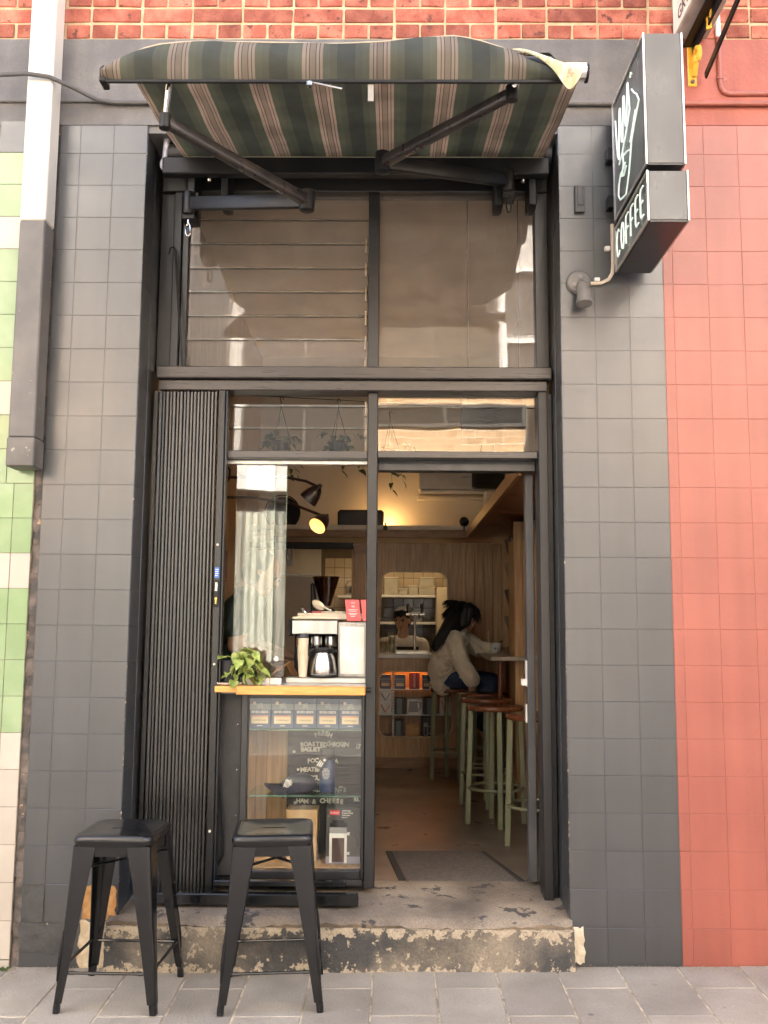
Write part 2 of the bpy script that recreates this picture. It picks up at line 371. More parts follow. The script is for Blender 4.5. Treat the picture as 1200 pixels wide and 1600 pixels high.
# ================================================================== THE SETTING
def gz(x, y): return -.009 + .012*x + .026*y
T = .152; XL, XR = -1.1307, .7322
# lane and far ground
g = MB(); g.add([(-60,-60,-.16),(60,-60,-.16),(60,40,-.16),(-60,40,-.16)], [(0,1,2,3)]); g.build('ground', ASPH, kind='structure')
g = MB(); g.add([(-14,-7.0,-.135),(14,-7.0,-.135),(14,-1.95,-.135),(-14,-1.95,-.135)], [(0,1,2,3)]); g.build('lane', ASPH, kind='structure')
# pavement: bed with every paver on it
pb = MB(); pb.hexa([(-14,-1.9,-.20),(14,-1.9,-.20),(14,.05,-.20),(-14,.05,-.20),
                    (-14,-1.9,gz(-14,-1.9)-.0035),(14,-1.9,gz(14,-1.9)-.0035),(14,.05,gz(14,.05)-.0035),(-14,.05,gz(-14,.05)-.0035)])
pave = pb.build('pavement', JOINT, kind='structure')
PW = .2475
pmesh = []
for k in range(4):
    b = MB(); b.box(-PW/2+.003, PW/2-.003, -.247, .247, -.03, 0); me = b.mesh('paver', PAVER, .0035)
    for v in me.vertices: v.co.z += rnd(-.0008,.0008); v.co.x += rnd(-.0012,.0012)
    pmesh.append(me)
tilt = (math.atan(.026), -math.atan(.012), 0)
for i in range(-10, 10):
    x = -.075 + PW*(i+.5)
    off = 0 if i % 2 == 0 else .25
    for j in range(5):
        yc = -.47 + off + .25 - .5*j
        if yc > -.0:      # cut paver against the wall
            y1 = -.0; y0 = yc-.247
            if y1-y0 < .03: continue
            b = MB(); b.box(x-PW/2+.003, x+PW/2-.003, y0, y1, 0, 0)
            b.v = [Vector((v.x, v.y, gz(v.x, v.y) - (.03 if q < 4 else 0))) for q, v in enumerate(b.v)]
            b.build('paver', PAVER, pave, .003)
        elif yc > -2.0:
            inst(random.choice(pmesh), 'paver', (x, yc, gz(x,yc)+rnd(-.001,.0012)), pave, (tilt[0]+rnd(-.002,.002), tilt[1]+rnd(-.003,.003), 0))
# dry leaf litter and grit along the foot of the wall
lt = MB()
for k in range(900):
    x = rnd(-1.62,-1.0) if k < 260 else rnd(-1.2,1.9); y = -abs(random.gauss(0,.035))-.004
    if k < 260 and x < -1.45: y *= 1.6
    s_ = rnd(.002,.007); a = rnd(0,6.28); z = gz(x,y)+rnd(.001,.007)
    lt.add([(x-s_*math.cos(a),y-s_*math.sin(a),z),(x+s_*.4*math.sin(a),y-s_*.4*math.cos(a),z+.002),(x+s_*math.cos(a),y+s_*math.sin(a),z+.001),(x-s_*.4*math.sin(a),y+s_*.4*math.cos(a),z+.002)], [(0,1,2,3)])
lt.build('leaf_litter', mat('dry_litter', (.22,.13,.05),(.42,.30,.14),60,.95), kind='stuff')
gum = MB()
for x, y in ((1.02,-.19),(.42,-.33),(-.12,-.42),(.72,-.46),(-.72,-.12),(1.22,-.40)):
    gum.lathe([(rnd(.007,.012),0),(rnd(.004,.006),.0012)], (x,y,gz(x,y)+.0012), 9)
gum.build('gum_spots', mat('old_gum',(.30,.28,.26),(.12,.11,.10),4,.8), kind='stuff')
mo = MB()
for k in range(160):
    x = rnd(-1.75,-1.56); y = rnd(-.05,-.004); s_ = rnd(.003,.008); z = gz(x,y)+.002
    mo.add([(x-s_,y,z),(x+s_,y,z),(x+rnd(-.004,.004),y+rnd(-.004,.004),z+s_*1.6)], [(0,1,2)])
mo.build('moss', LEAFD, kind='stuff')

# ------------------------------------------------------------------ cafe building
cafe = thing('cafe_building', 'grey tiled cafe front with a red brick band above its striped awning', 'building', (-.2,.0,0))
tile_cache = {}
def tile_mesh(w, h, m):
    k = (round(w,3), round(h,3), m.name)
    if k not in tile_cache:
        b = MB(); b.box(-w/2+.0009, w/2-.0009, -.0045, .0045, -h/2+.0009, h/2-.0009); tile_cache[k] = b.mesh('tile', m, .0013)
    return tile_cache[k]
def tile(x0, x1, z0, z1, m, par, y=.0045, face='y', X=None):
    w, h = x1-x0, z1-z0
    t = (rnd(-.0035,.0035), 0, rnd(-.0035,.0035))
    if face == 'y': inst(tile_mesh(w,h,m), 'tile', ((x0+x1)/2, y+rnd(-.0004,.0004), (z0+z1)/2), par, t)
    else: inst(tile_mesh(w,h,m), 'tile', (X, (x0+x1)/2, (z0+z1)/2), par, (t[0],0,R(90)+t[2]))
b = MB(); b.box(-1.53,XL-.0015,.0014,.36,-.2,3.632); lp = b.build('tiled_pillar', TILE_GREY, cafe)
b = MB(); b.box(XR+.0015,1.188,.0014,.36,-.2,3.632); rp = b.build('tiled_pillar', TILE_GREY, cafe)
ZT = lambda r: (23-r)*T
for r in range(-1, 23):
    z0, z1 = ZT(r+1), ZT(r)
    if r == -1: z1 = 3.632
    for c in range(3):
        x1 = XL-c*T; x0 = XL-(c+1)*T if c < 2 else -1.53
        if r == 22 or (r == 21 and c != 1): continue
        tile(x0, x1, z0, z1, TILE_GREY, lp)
    for c in range(3):
        x0 = XR+c*T; x1 = x0+T
        if r == 22 and c == 0: x0 += .03
        tile(x0, x1, max(z0,.012) if r == 22 else z0, z1, TILE_GREY, rp)
    if r < 22 and z0 > .10:
        for a, bb in ((.0005,T),(T,.27)):
            tile(a+.009, bb, z0, z1, TILE_GREY, lp, face='x', X=XL-.0045); tile(a+.009, bb, z0, z1, TILE_GREY, rp, face='x', X=XR+.0045)
# broken foot of the left pillar: render, bare clay brick, crumbling edge
def rough_patch(name, x0,x1,z0,z1,y,m,par,jit=.008,n=7,th=.012):
    def fn(u,v):
        x = x0+(x1-x0)*u; z = z0+(z1-z0)*v
        if u in (0,1): x += rnd(-jit,jit)
        if v in (0,1): z += rnd(-jit,jit)
        return (x, y+rnd(-.0015,.0015), z)
    b = MB(); b.sheet(fn, n, n, th, 0); return b.build(name, m, par)
rough_patch('foot_render', -1.53,-1.285,.03,.150,.002, mat('dark_foot_render',(.040,.039,.038),(.06,.058,.055),12,.6,bump=1,bscale=40,c3=(.45,.36,.24),s3=22,t3=.66), lp, .006)
rough_patch('foot_render', -1.53,-1.437,.156,.300,.003, mat('upper_foot_render',(.045,.044,.043),(.06,.06,.058),12,.5,bump=1,bscale=50), lp, .003)
rough_patch('bare_brick', -1.275,-1.142,.165,.300,.006, mat('bare_clay_brick',(.36,.17,.05),(.52,.29,.11),26,.9,bump=1,bscale=70,c3=(.66,.56,.40),s3=16,t3=.64), lp, .007)
rough_patch('bare_render', -1.285,-1.140,-.03,.160,.004, mat('bare_lime_render',(.46,.36,.23),(.64,.54,.39),20,.95,bump=1,bscale=50,c3=(.14,.10,.07),s3=12,t3=.62), lp, .01)
rough_patch('bare_render', .735,.790,.012,.150,-.0005, mat('chipped_lime_render',(.56,.47,.33),(.72,.64,.50),30,.95,bump=1,bscale=60), rp, .009, 6, .008)
for sx, par in ((XL,lp),(XR,rp)):       # chipped paint along the arrises
    cb = MB()
    for k in range(34):
        z = rnd(.2,1.25) if k < 24 else rnd(.2,3.5); s_ = rnd(.001,.009)**1.0*rnd(.3,1); w_ = rnd(.0010,.0030)
        cb.hexa([(sx-w_,-.0006,z),(sx+w_,-.0006,z),(sx+w_,.002,z),(sx-w_,.002,z),(sx-w_*.3,-.0006,z+s_),(sx+w_*.5,-.0006,z+s_),(sx+w_*.5,.002,z+s_),(sx-w_*.3,.002,z+s_)])
    cb.build('paint_chips', MORTAR, par, kind='stuff')
# groove of broken render between the tiled walls
b = MB()
zs = [-.03+.06*k for k in range(62)]
for k in range(61):
    a, c = rnd(-.004,.006), rnd(-.004,.006)
    b.hexa([(-1.566+a*.4,rnd(.004,.016),zs[k]),(-1.531,rnd(.004,.016),zs[k]),(-1.531,.05,zs[k]),(-1.566,.05,zs[k]),
            (-1.566+c*.4,rnd(.004,.016),zs[k+1]),(-1.531,rnd(.004,.016),zs[k+1]),(-1.531,.05,zs[k+1]),(-1.566,.05,zs[k+1])])
b.build('render_joint', GROOVE, cafe, ang=60)
# lintel bands
b = MB(); b.box(-1.9,1.188,.0,.30,3.634,3.738); b.box(-1.53,1.188,.012,.36,3.60,3.6335)
b.build('lintel', GREY_RENDER, cafe)
b = MB(); b.box(-1.9,1.188,-.014,.30,3.7385,4.046); b.build('lintel', GREY_RENDER, cafe, .004)
# brick band
bw = MB(); bw.box(-12,12,-.0005,6.5,4.048,8.4)
bwall = bw.build('brick_wall', MORTAR, cafe)
bm_st, bm_hd = [], []
for lst, w in ((bm_st,.222),(bm_hd,.106)):
    for k in range(5):
        b = MB(); b.box(-w/2,w/2,-.012,.02,-.033,.033); me = b.mesh('brick', BRICK, .0035)
        for v in me.vertices: v.co += Vector((rnd(-.002,.002), rnd(-.002,.002), rnd(-.002,.002)))
        lst.append(me)
for cidx in range(5):
    z = 4.050+.0775*(cidx+.5); hd = cidx % 2 == 0
    step = .1165 if hd else .233
    x = -2.05 + (0 if hd else .058)
    while x < 2.0:
        inst(random.choice(bm_hd if hd else bm_st), 'brick', (x+rnd(-.002,.002), .006+rnd(-.002,.002), z+rnd(-.002,.002)), bwall, (rnd(-.01,.01), rnd(-.012,.012), rnd(-.01,.01)))
        x += step
# door step
def stepfn(u, v):
    x = -1.165+1.905*u; y = -.035+.50*v
    z = .166+.034*min(1,v*1.05)
    if v == 0: z -= .012+rnd(0,.010)+.006*math.sin(x*7); y += rnd(-.005,.008)
    elif v <= .07: z -= rnd(.0,.003)
    return (x, y, z)
b = MB(); b.sheet(stepfn, 70, 16, .03); st = b.build('doorstep', CONC, cafe, ang=60)
def facefn(u, v):
    x = -1.165+1.905*u; z = -.04+.192*v
    return (x, -.034+.004*math.sin(x*9)*math.sin(v*5)+rnd(-.0022,.0022)-(.010*(1-v)), z)
b = MB(); b.sheet(lambda u,v: facefn(u,v), 110, 12, .03); b.build('step_face', STEP_F, st, ang=70)
b = MB(); b.box(-1.15,.73,-.015,.46,-.2,.145); b.build('step_core', CONC, st)

# ------------------------------------------------------------------ neighbouring walls
gw = thing('tiled_wall', 'pale green and cream glazed tile wall at the left edge, under the square downpipe', 'wall', (-1.8,.01,0))
b = MB(); b.box(-12,-1.566,.0020,6.5,-.2,4.047); gp = b.build('wall_core', GROUT, gw)
for r in range(-1, 24):
    z0, z1 = ZT(r+1)+.004, ZT(r)+.004
    if r == 23: z0, z1 = -.04, .001
    m = TILE_GREY if r == -1 else (CREAM_T if (r in (2,7,12) or r >= 17) else GREEN_T)
    xs = [-1.568,-1.654,-1.806,-1.958]
    if r == 9: xs = [-1.568,-1.690,-1.842,-1.98]
    for c in range(3): tile(xs[c+1]+.0005, xs[c]-.0005, z0, z1, m, gp, y=.004)
rw = thing('painted_wall', 'salmon red painted tile wall at the right edge beside the cafe', 'wall', (1.5,.01,0))
b = MB(); b.box(1.1885,12,.0014,6.5,-.2,3.634); rpz = b.build('wall_core', RED, rw)
for r in range(-1, 23):
    z0, z1 = max(.012,ZT(r+1)), ZT(r)
    if r == -1: z1 = 3.632
    xs = [1.1892,1.231,1.386,1.540,1.692,1.844]
    for c in range(5): tile(xs[c], xs[c+1], z0, z1, RED, rpz)
b = MB(); b.box(1.1885,12,.0,.30,3.636,3.738); b.build('rendered_band', RED_R, rw)
b = MB(); b.box(1.1885,12,-.014,.30,3.7385,4.046); b.build('rendered_band', RED_R, rw, .004)

# ------------------------------------------------------------------ building across the lane (what the glass reflects)
OB = mat('orange_brick', (.66,.40,.20), (.80,.54,.31), 9, .85, bump=.5, bscale=40)
ob = thing('brick_building', 'sunlit orange brick and pale rendered building across the lane, mirrored in the glass', 'building', (0,-7.2,0))
YB = -7.0
PALE = mat('pale_render', (.50,.48,.44), (.60,.575,.53), 3, .8, bump=.3)
def wallseg(x0,x1,z0,z1,m=OB):
    b = MB(); b.box(x0,x1,YB-.3,YB,z0,z1); return b.build('wall', m, ob)
wins = [(-4.6,-3.2,4.3,6.4),(1.35,2.9,4.45,6.4),(4.4,5.8,4.3,6.4),(-9,-7.6,4.3,6.4),(7.6,9,4.3,6.4)]
xs = sorted({-13,13}|{w[0] for w in wins}|{w[1] for w in wins})
for a, c in zip(xs, xs[1:]):
    w = [w for w in wins if w[0] == a and w[1] == c]
    wallseg(a,c,3.42,4.28)
    if w: wallseg(a,c,4.2805,w[0][2],PALE); wallseg(a,c,w[0][3],8.6,PALE)
    else: wallseg(a,c,4.2805,8.6,PALE)
ORANGE_B = mat('opposite_mortar', (.86,.74,.54), None, 20, .9)
DGL = mat('dimming_black', (.006,.006,.006), None, 4, .5)
OLIVE = mat('dimming_olive', (.055,.050,.036), None, 4, .8)
for (a,c,z0,z1) in ((-1.95,-.35,3.44,8.3),(-3.2,-2.12,3.44,8.3),(-.349,1.60,3.86,4.13),(-.349,1.30,4.30,8.3),(1.601,3.1,3.44,4.13)):  # framed panels added on the facade to darken what the shop glass mirrors
    f = MB(); f.box(a,c,YB+.001,YB+.012,z0,z1); dg = f.build('dimming_panel', OLIVE if z0 == 4.30 else DGL, ob)
    f = MB(); t = .04; f.box(a,a+t,YB+.0125,YB+.03,z0,z1); f.box(c-t,c,YB+.0125,YB+.03,z0,z1); f.box(a+t,c-t,YB+.0125,YB+.03,z0,z0+t); f.box(a+t,c-t,YB+.0125,YB+.03,z1-t,z1); f.box((a+c)/2-t/2,(a+c)/2+t/2,YB+.0125,YB+.028,z0+t,z1-t); f.build('panel_frame', mat('dark_frame_%d'%int(a*100),(.10,.09,.08),None,4,.5), dg)
mb_ = MB()
for k in range(60):
    z = 3.46+.0865*k
    if z > 4.2: break
    for a, c in zip(xs, xs[1:]):
        w = [w for w in wins if w[0] == a and w[1] == c]
        if w and w[0][2] < z < w[0][3]: continue
        mb_.box(a,c,YB,YB+.003,z,z+.012)
        x = a + (.12 if k % 2 else 0)
        while x < c:
            if -5 < x < 5: mb_.box(x,x+.012,YB,YB+.0024,z+.013,z+.085)
            x += .24
mb_.build('mortar_lines', ORANGE_B, ob, kind='stuff')
b = MB(); b.box(-13,13,YB-.3,YB+.08,3.06,3.42); b.build('white_band', WHITEP, ob)
b = MB(); b.box(-13,13,YB-.4,YB-.1,.6,3.06); b.build('shopfront_back', DARKP, ob)
b = MB(); b.box(-13,13,YB-.3,YB,-.16,.95); b.build('stall_riser', mat('riser_paint',(.16,.15,.14),None,5,.5), ob)
for (a,c,z0,z1) in wins:
    f = MB(); t = .07
    f.box(a,a+t,YB-.12,YB+.03,z0,z1); f.box(c-t,c,YB-.12,YB+.03,z0,z1); f.box(a+t,c-t,YB-.12,YB+.03,z0,z0+t); f.box(a+t,c-t,YB-.12,YB+.03,z1-t,z1); f.box(a+t,c-t,YB-.1,YB+.01,(z0+z1)/2-.03,(z0+z1)/2+.03)
    wf = f.build('window', WHITEP, ob)
    bl = MB(); z = z0+t+.02
    while z < z1-t-.02: bl.hexa([(a+t,YB-.09,z),(c-t,YB-.09,z),(c-t,YB-.06,z+.03),(a+t,YB-.06,z+.03),(a+t,YB-.088,z+.004),(c-t,YB-.088,z+.004),(c-t,YB-.058,z+.034),(a+t,YB-.058,z+.034)]); z += .045
    bl.build('blind', WHITEP, wf, kind='stuff')
    k = MB(); k.box(a,c,YB-.3,YB-.14,z0,z1); k.build('dark_room', DARKP, wf)
for k, x in enumerate((-5.2,-3.5,-.95,.7,2.5,4.2)):
    b = MB(); b.box(x-.05,x+.05,YB-.05,YB+.05,.95,3.06); b.build('shop_post', mat('post_paint%d'%k,(.20,.19,.18),None,5,.5), ob)
cu = MB(); cu.sheet(lambda u,v: (-3.4+2.35*u, YB-.07+.03*math.sin(u*2.35*2*math.pi/.105), .96+1.85*v), 150, 1, .004)
cu.build('curtain', mat('white_curtain',(.40,.40,.345),None,4,.9), ob)
cu = MB(); cu.sheet(lambda u,v: (.9+1.4*u, YB-.07+.02*math.sin(u*1.4*2*math.pi/.14), .96+1.5*v), 80, 1, .004)
cu.build('curtain', mat('oat_curtain',(.45,.40,.33),None,4,.9), ob)
b = MB(); b.box(-13,13,-13,YB-.4,-.16,8.6); b.build('rear_mass', OB, ob)

# ------------------------------------------------------------------ rooms behind the shopfront
FZ = .2
b = MB(); b.box(-1.3,1.06,.44,4.2,.05,FZ); b.build('shop_floor', FLOOR, kind='structure')
b = MB(); b.box(-1.3,1.06,4.2,6.0,.05,FZ-.002); b.build('kitchen_floor', FLOOR, kind='structure')
b = MB(); b.box(-1.45,1.2,.36,6.0,3.9,4.0); b.build('ceiling', CEIL, kind='structure')
b = MB(); b.box(-1.45,1.2,4.7,4.8,2.2,3.9); b.build('wall_back_upper', CREAMW, kind='structure')
b = MB(); b.box(-1.45,-1.25,.365,6.0,0,3.9); wl_ = b.build('wall_left', WOODP, kind='structure')
for k in range(22):
    y = .42+.17*k; bb = MB(); bb.box(-1.25,-1.238,y,y+.166,FZ,2.0); bb.build('panel', WOODP, wl_, .003)
b = MB(); b.box(1.02,1.2,.365,6.0,0,3.9); wr_ = b.build('wall_right', CREAMW, kind='structure')
for k in range(22):
    y = .42+.17*k; bb = MB(); bb.box(1.006,1.02,y,y+.166,FZ,2.1); bb.build('panel', WOODP, wr_, .003)
# wooden partition with the serving hatch and the display niche cut through it
def rounded(x0,x1,z0,z1,r,n=6, top_in=0):
    P = []
    for cx, cz, a0 in ((x1-r,z1-r,0),(x0+r,z1-r,90),(x0+r,z0+r,180),(x1-r,z0+r,270)):
        for k in range(n+1):
            a = R(a0+90*k/n); x = cx+r*math.cos(a); z = cz+r*math.sin(a)
            P.append((x, z))
    if top_in:
        P = [(x + (top_in if x < (x0+x1)/2 else -top_in)*(z-z0)/(z1-z0), z) for x, z in P]
    return P
hatch = rounded(-.132,.492,1.115,1.852,.075,6,.035)
niche = rounded(-.122,.500,.458,1.003,.085,6)
bm = bmesh.new()
def loop(pts):
    vs_ = [bm.verts.new((x,4.17,z)) for x, z in pts]
    for a, c in zip(vs_, vs_[1:]+vs_[:1]): bm.edges.new((a,c))
loop([(-.19,FZ),(.62,FZ),(.62,2.1),(-.19,2.1)]); loop(hatch); loop(niche)
bmesh.ops.triangle_fill(bm, use_beauty=True, use_dissolve=False, edges=bm.edges[:])
ex = bmesh.ops.extrude_face_region(bm, geom=bm.faces[:])
bmesh.ops.translate(bm, vec=(0,.035,0), verts=[e for e in ex['geom'] if isinstance(e, bmesh.types.BMVert)])
bmesh.ops.recalc_face_normals(bm, faces=bm.faces[:])
me = bpy.data.meshes.new('wall_partition'); bm.to_mesh(me); bm.free(); me.materials.append(WOODP)
part = bpy.data.objects.new('wall_partition', me); place(part, (0,0,0)); part['kind'] = 'structure'
for a, c in ((-.345,-.245),(-.245,-.19)):
    b = MB(); b.box(a+.0015,c-.0015,4.166,4.2,FZ,2.1); b.build('panel', WOODP, part, .003)
xs = [.622,.695,.775,.85,.93,1.006]
for a, c in zip(xs, xs[1:]):
    b = MB(); b.box(a+.0015,c-.0015,4.164,4.2,FZ,2.1); b.build('panel', WOODP, part, .003)
b = MB(); b.box(-1.24,-.347,4.17,4.2,FZ,1.1); b.build('panel', WOODP, part)
b = MB(); b.box(-1.24,1.0,4.15,4.163,FZ,FZ+.09); b.build('skirting', WOODD, part)
for nm, lp_ in (('hatch_trim',hatch),('niche_trim',niche)):
    b = MB(); b.tube([(x,4.168,z) for x,z in lp_], .0055, 6, closed=True); b.build(nm, mat(nm+'_edge',(.62,.50,.34),None,8,.4), part)
b = MB(); b.box(-.345,-.19,4.164,4.172,2.0,2.1); b.build('head_board', WOODD, part)
# kitchen behind
b = MB(); b.box(-1.25,1.02,5.81,5.95,0,2.6); kw = b.build('wall_kitchen', mat('kitchen_grout',(.16,.12,.08),None,9,.9), kind='structure')
KD = mat('shaded_kitchen_tile', (.085,.078,.062), (.12,.11,.088), 6, .12, ovar=.15, bump=.1, bscale=10)  # same tile below the upper shelf, its shade put into the colour
KT = mat('kitchen_tile', (.56,.44,.29), (.62,.50,.34), 5, .12, ovar=.07, bump=.06, bscale=10)
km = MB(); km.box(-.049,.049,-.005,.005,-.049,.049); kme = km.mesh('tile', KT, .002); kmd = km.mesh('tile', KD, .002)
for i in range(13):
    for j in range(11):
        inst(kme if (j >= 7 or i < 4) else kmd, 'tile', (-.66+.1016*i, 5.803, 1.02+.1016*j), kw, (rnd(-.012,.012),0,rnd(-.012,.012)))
b = MB(); b.box(-1.25,-.75,5.790,5.809,.2,2.4); b.build('panel', mat('fridge_white',(.60,.55,.47),None,3,.4), kw)
b = MB(); b.box(-1.45,1.2,4.21,5.9,2.22,2.26); b.build('kitchen_ceiling', CEIL, kind='structure')

# ================================================================== SHOPFRONT
sf = thing('shopfront_frame', 'black framed cafe shopfront with louvre panes and open doorway between the grey pillars', 'shopfront', (-.2,.28,.2))
def fr(name, *bx, m=BLACK_FR, bev=.003, par=None):
    b = MB()
    for q in bx: b.box(*q)
    return b.build(name, m, par or sf, bev)
fr('post', (-1.116,-1.096,.22,.32,.165,2.452))
fr('filler_post', (-1.127,-1.0625,.285,.36,2.563,3.44)); fr('post', (-1.062,-1.024,.27,.34,2.563,3.44)); fr('louvre_channel', (-1.022,-.992,.29,.35,2.563,3.44))
fr('post', (.662,.724,.27,.34,2.563,3.44))
fr('head', (-1.12,.725,.26,.36,3.441,3.60))
fr('mullion', (-.129,-.076,.27,.34,2.563,3.44))
BEAM = mat('weathered_beam_paint', (.040,.034,.031), (.050,.043,.039), 5, .30, st=(.4,6,9), rvar=.04, spec=.6)
POSTM = mat('weathered_post_paint', (.014,.0135,.0135), (.017,.016,.016), 5, .30, st=(3,3,.4), spec=.5, c3=(.20,.18,.16), s3=60, t3=.77)
fr('transom', (-1.102,.722,.19,.34,2.505,2.562), m=BEAM, bev=.005)
fr('transom', (-1.094,.704,.215,.34,2.454,2.5025), m=BEAM, bev=.004)
fr('mullion', (-.124,-.077,.25,.35,.235,2.453), m=POSTM)
fr('transom', (-.797,-.1245,.25,.33,2.142,2.178), m=BEAM); fr('transom', (-.0765,.661,.25,.33,2.146,2.178), m=BEAM)
fr('door_head', (-.0765,.661,.335,.40,2.10,2.165))
fr('sliding_track', (-.797,-.1245,.30,.345,2.122,2.1405), m=ALU, bev=.002)
fr('post', (.662,.7035,.22,.345,.158,2.453), m=POSTM); fr('post', (.7055,.7305,.255,.345,.158,2.4535), m=POSTM)
dj = fr('door_jamb', (.624,.6605,.40,.47,.23,2.098), m=mat('grey_jamb_paint',(.055,.055,.056),(.085,.084,.083),8,.5,st=(1,1,.4),bump=.3,c3=(.36,.33,.3),s3=50,t3=.72))
fr('strike_plate', (.619,.6235,.405,.455,1.10,1.22), m=WHITE, bev=.001, par=dj); fr('latch', (.598,.6235,.41,.445,1.105,1.135), m=WHITE, bev=.002, par=dj); fr('latch', (.614,.6235,.41,.445,.935,1.02), m=ALU, bev=.002, par=dj)
b = MB(); b.hexa([(-.0755,.285,2.563),(.6615,.285,2.563),(.6615,.290,2.563),(-.0755,.290,2.563),(-.0755,.310,3.4405),(.6615,.310,3.4405),(.6615,.315,3.4405),(-.0755,.315,3.4405)]); b.build('pane', GLASSD, sf)
fr('pane', (-.0765,.6615,.290,.295,2.1785,2.4535), m=GLASS, bev=0)
# louvre blades
def blade(x0,x1,zt,zb,y,lean=.0062):
    o = MB(); o.hexa([(x0,y-lean,zb),(x1,y-lean,zb),(x1,y-lean+.005,zb),(x0,y-lean+.005,zb),(x0,y,zt),(x1,y,zt),(x1,y+.005,zt),(x0,y+.005,zt)])
    p = o.build('louvre_blade', GLASSD if zt > 2.5 else GLASS, sf)
    e = MB(); e.box(x0,x1,y-lean-.001,y-lean+.006,zb-.0022,zb+.0002); e.build('blade_edge', mat('dark_glass_edge',(.03,.035,.03),None,9,.2) if 'dark_glass_edge' not in bpy.data.materials else bpy.data.materials['dark_glass_edge'], p)
zl = [3.425,3.305,3.185,3.065,2.945,2.83,2.715,2.63,2.565]
zl = [3.440,3.318,3.197,3.076,2.957,2.838,2.722,2.566]
for a, c in zip(zl, zl[1:]): blade(-.992,-.131,a+.012,c,.318)
zl = [2.453,2.398,2.292,2.180]
for a, c in zip(zl, zl[1:]): blade(-.797,-.127,a+.010 if a < 2.45 else a-.001,c,.312)
for zz in (3.19,3.07,2.95,2.83,2.71,2.6,2.39,2.29,2.2):
    x = -.1345 if zz > 2.5 else -.129
    cl = MB(); cl.box(x-.010,x-.002,.305,.33,zz-.035,zz+.035); cl.build('louvre_clip', mat('clip_zinc',(.30,.22,.14),(.40,.33,.25),30,.5,.4) if 'clip_zinc' not in bpy.data.materials else bpy.data.materials['clip_zinc'], sf)
# sliding panes, stacked to the left
for x0,x1,y in ((-.735,-.556,.312),(-.69,-.503,.326)):
    p = fr('sliding_pane', (x0,x1,y,y+.006,1.142,2.124), m=GLASS, bev=0)
    e = MB(); e.box(x1,x1+.0015,y-.0005,y+.0065,1.142,2.124); e.build('pane_edge', GEDGE, p)
kb = MB(); kb.lathe([(.010,0),(.012,.004),(.008,.008)], (-.535,.319,1.222), 14, ax=(0,-1,0)); kb.build('finger_pull', WHITE, p)

# under the counter
fr('side_panel', (-.817,-.6835,.30,.312,.272,1.072), m=mat('black_board',(.028,.028,.029),(.04,.04,.04),9,.5,bump=.2,c3=(.25,.24,.22),s3=60,t3=.75), bev=.001)
scr = MB()
for z in (.33,.53,.73,.93):
    for x in (-.80,-.70): scr.lathe([(.004,0),(.003,.002)], (x,.2995,z), 8, ax=(0,-1,0))
scr.build('screws', STEEL, sf, kind='stuff')
fr('plinth', (-.80,-.125,.36,.40,.2,.236)); fr('toe_board', (-.80,-.128,.27,.42,.237,.262), m=BEAM, bev=.004)

# folding gate
ga = thing('folding_gate', 'black concertina security gate folded to the left of the cafe window', 'gate', (-.96,.24,.2))
sm_ = []; SLATM = mat('slat_paint', (.024,.022,.021), (.026,.024,.023), 3, .30, spec=.9)
for k in range(3):
    b = MB(); b.box(-.0064,.0064,-.016,.016,-1.118,1.118); sm_.append(b.mesh('slat', SLATM, .003))
N = 17
for k in range(N):
    x = -1.083 + .0160*k
    inst(sm_[0], 'slat', (x, .235 + (.003 if k % 2 else -.002)+rnd(-.0006,.0006), 1.331), ga, (0,rnd(-.0004,.0004),rnd(-.05,.05)))
b = MB(); b.box(-.812,-.781,.205,.262,.215,2.4515); ls = b.build('lead_stile', POSTM, ga, .003)
b = MB(); b.box(-.779,-.770,.215,.262,.215,2.4515); b.build('stile_flange', POSTM, ga, .002)
b = MB(); b.box(-.8085,-.7855,.1985,.2045,1.455,1.575); lk = b.build('lock_case', BLACK_MT, ga, .002)
b = MB(); b.box(-.803,-.791,.1955,.1984,1.525,1.565); b.build('finger_slot', STEEL, lk, .001)
b = MB(); b.lathe([(.0055,0),(.0055,.004)], (-.797,.1984,1.492), 12, ax=(0,-1,0)); b.box(-.7995,-.7945,.1945,.1984,1.468,1.490); b.build('lock_cylinder', mat('brass',(.70,.45,.12),None,9,.3,.9), lk)
b = MB(); b.box(-.8065,-.7875,.2035,.2047,1.585,1.632); b.build('blue_sticker', mat('blue_sticker_print',(.06,.16,.55),None,9,.5), ga)
for k in range(4): b = MB(); b.box(-.8045,-.7895+.002*(k%2-1),.2029,.2034,1.5945+.009*k,1.5970+.009*k); b.build('sticker_print', WHITEP, ga)
b = MB()
for z in (1.735,1.20,.48): b.lathe([(.0065,0),(.0055,.004)], (-.797,.2045,z), 10, ax=(0,-1,0))
b.build('bolts', mat('cream_bolt',(.6,.56,.48),None,8,.4), ga, kind='stuff')
for bx in ((-.765,-.196,.155,.185,.262,.285),): 
    b = MB(); b.box(*bx); b.build('floor_rail', BLACK_GL, ga, .003)
b = MB(); b.box(-1.07,-.141,.085,.135,.202,.248); b.build('floor_rail', BLACK_GL, ga, .003)
# loop of black cable down the side panel
tag(MB().tube([(-.775,.285,1.0),(-.79,.28,.86),(-.768,.278,.66),(-.752,.28,.46),(-.75,.28,.36),(-.768,.282,.325),(-.80,.286,.31)], .006, 8).build('cable', BLACK_MT, label='loop of black cable hanging down the black panel beside the folding gate', cat='cable'))

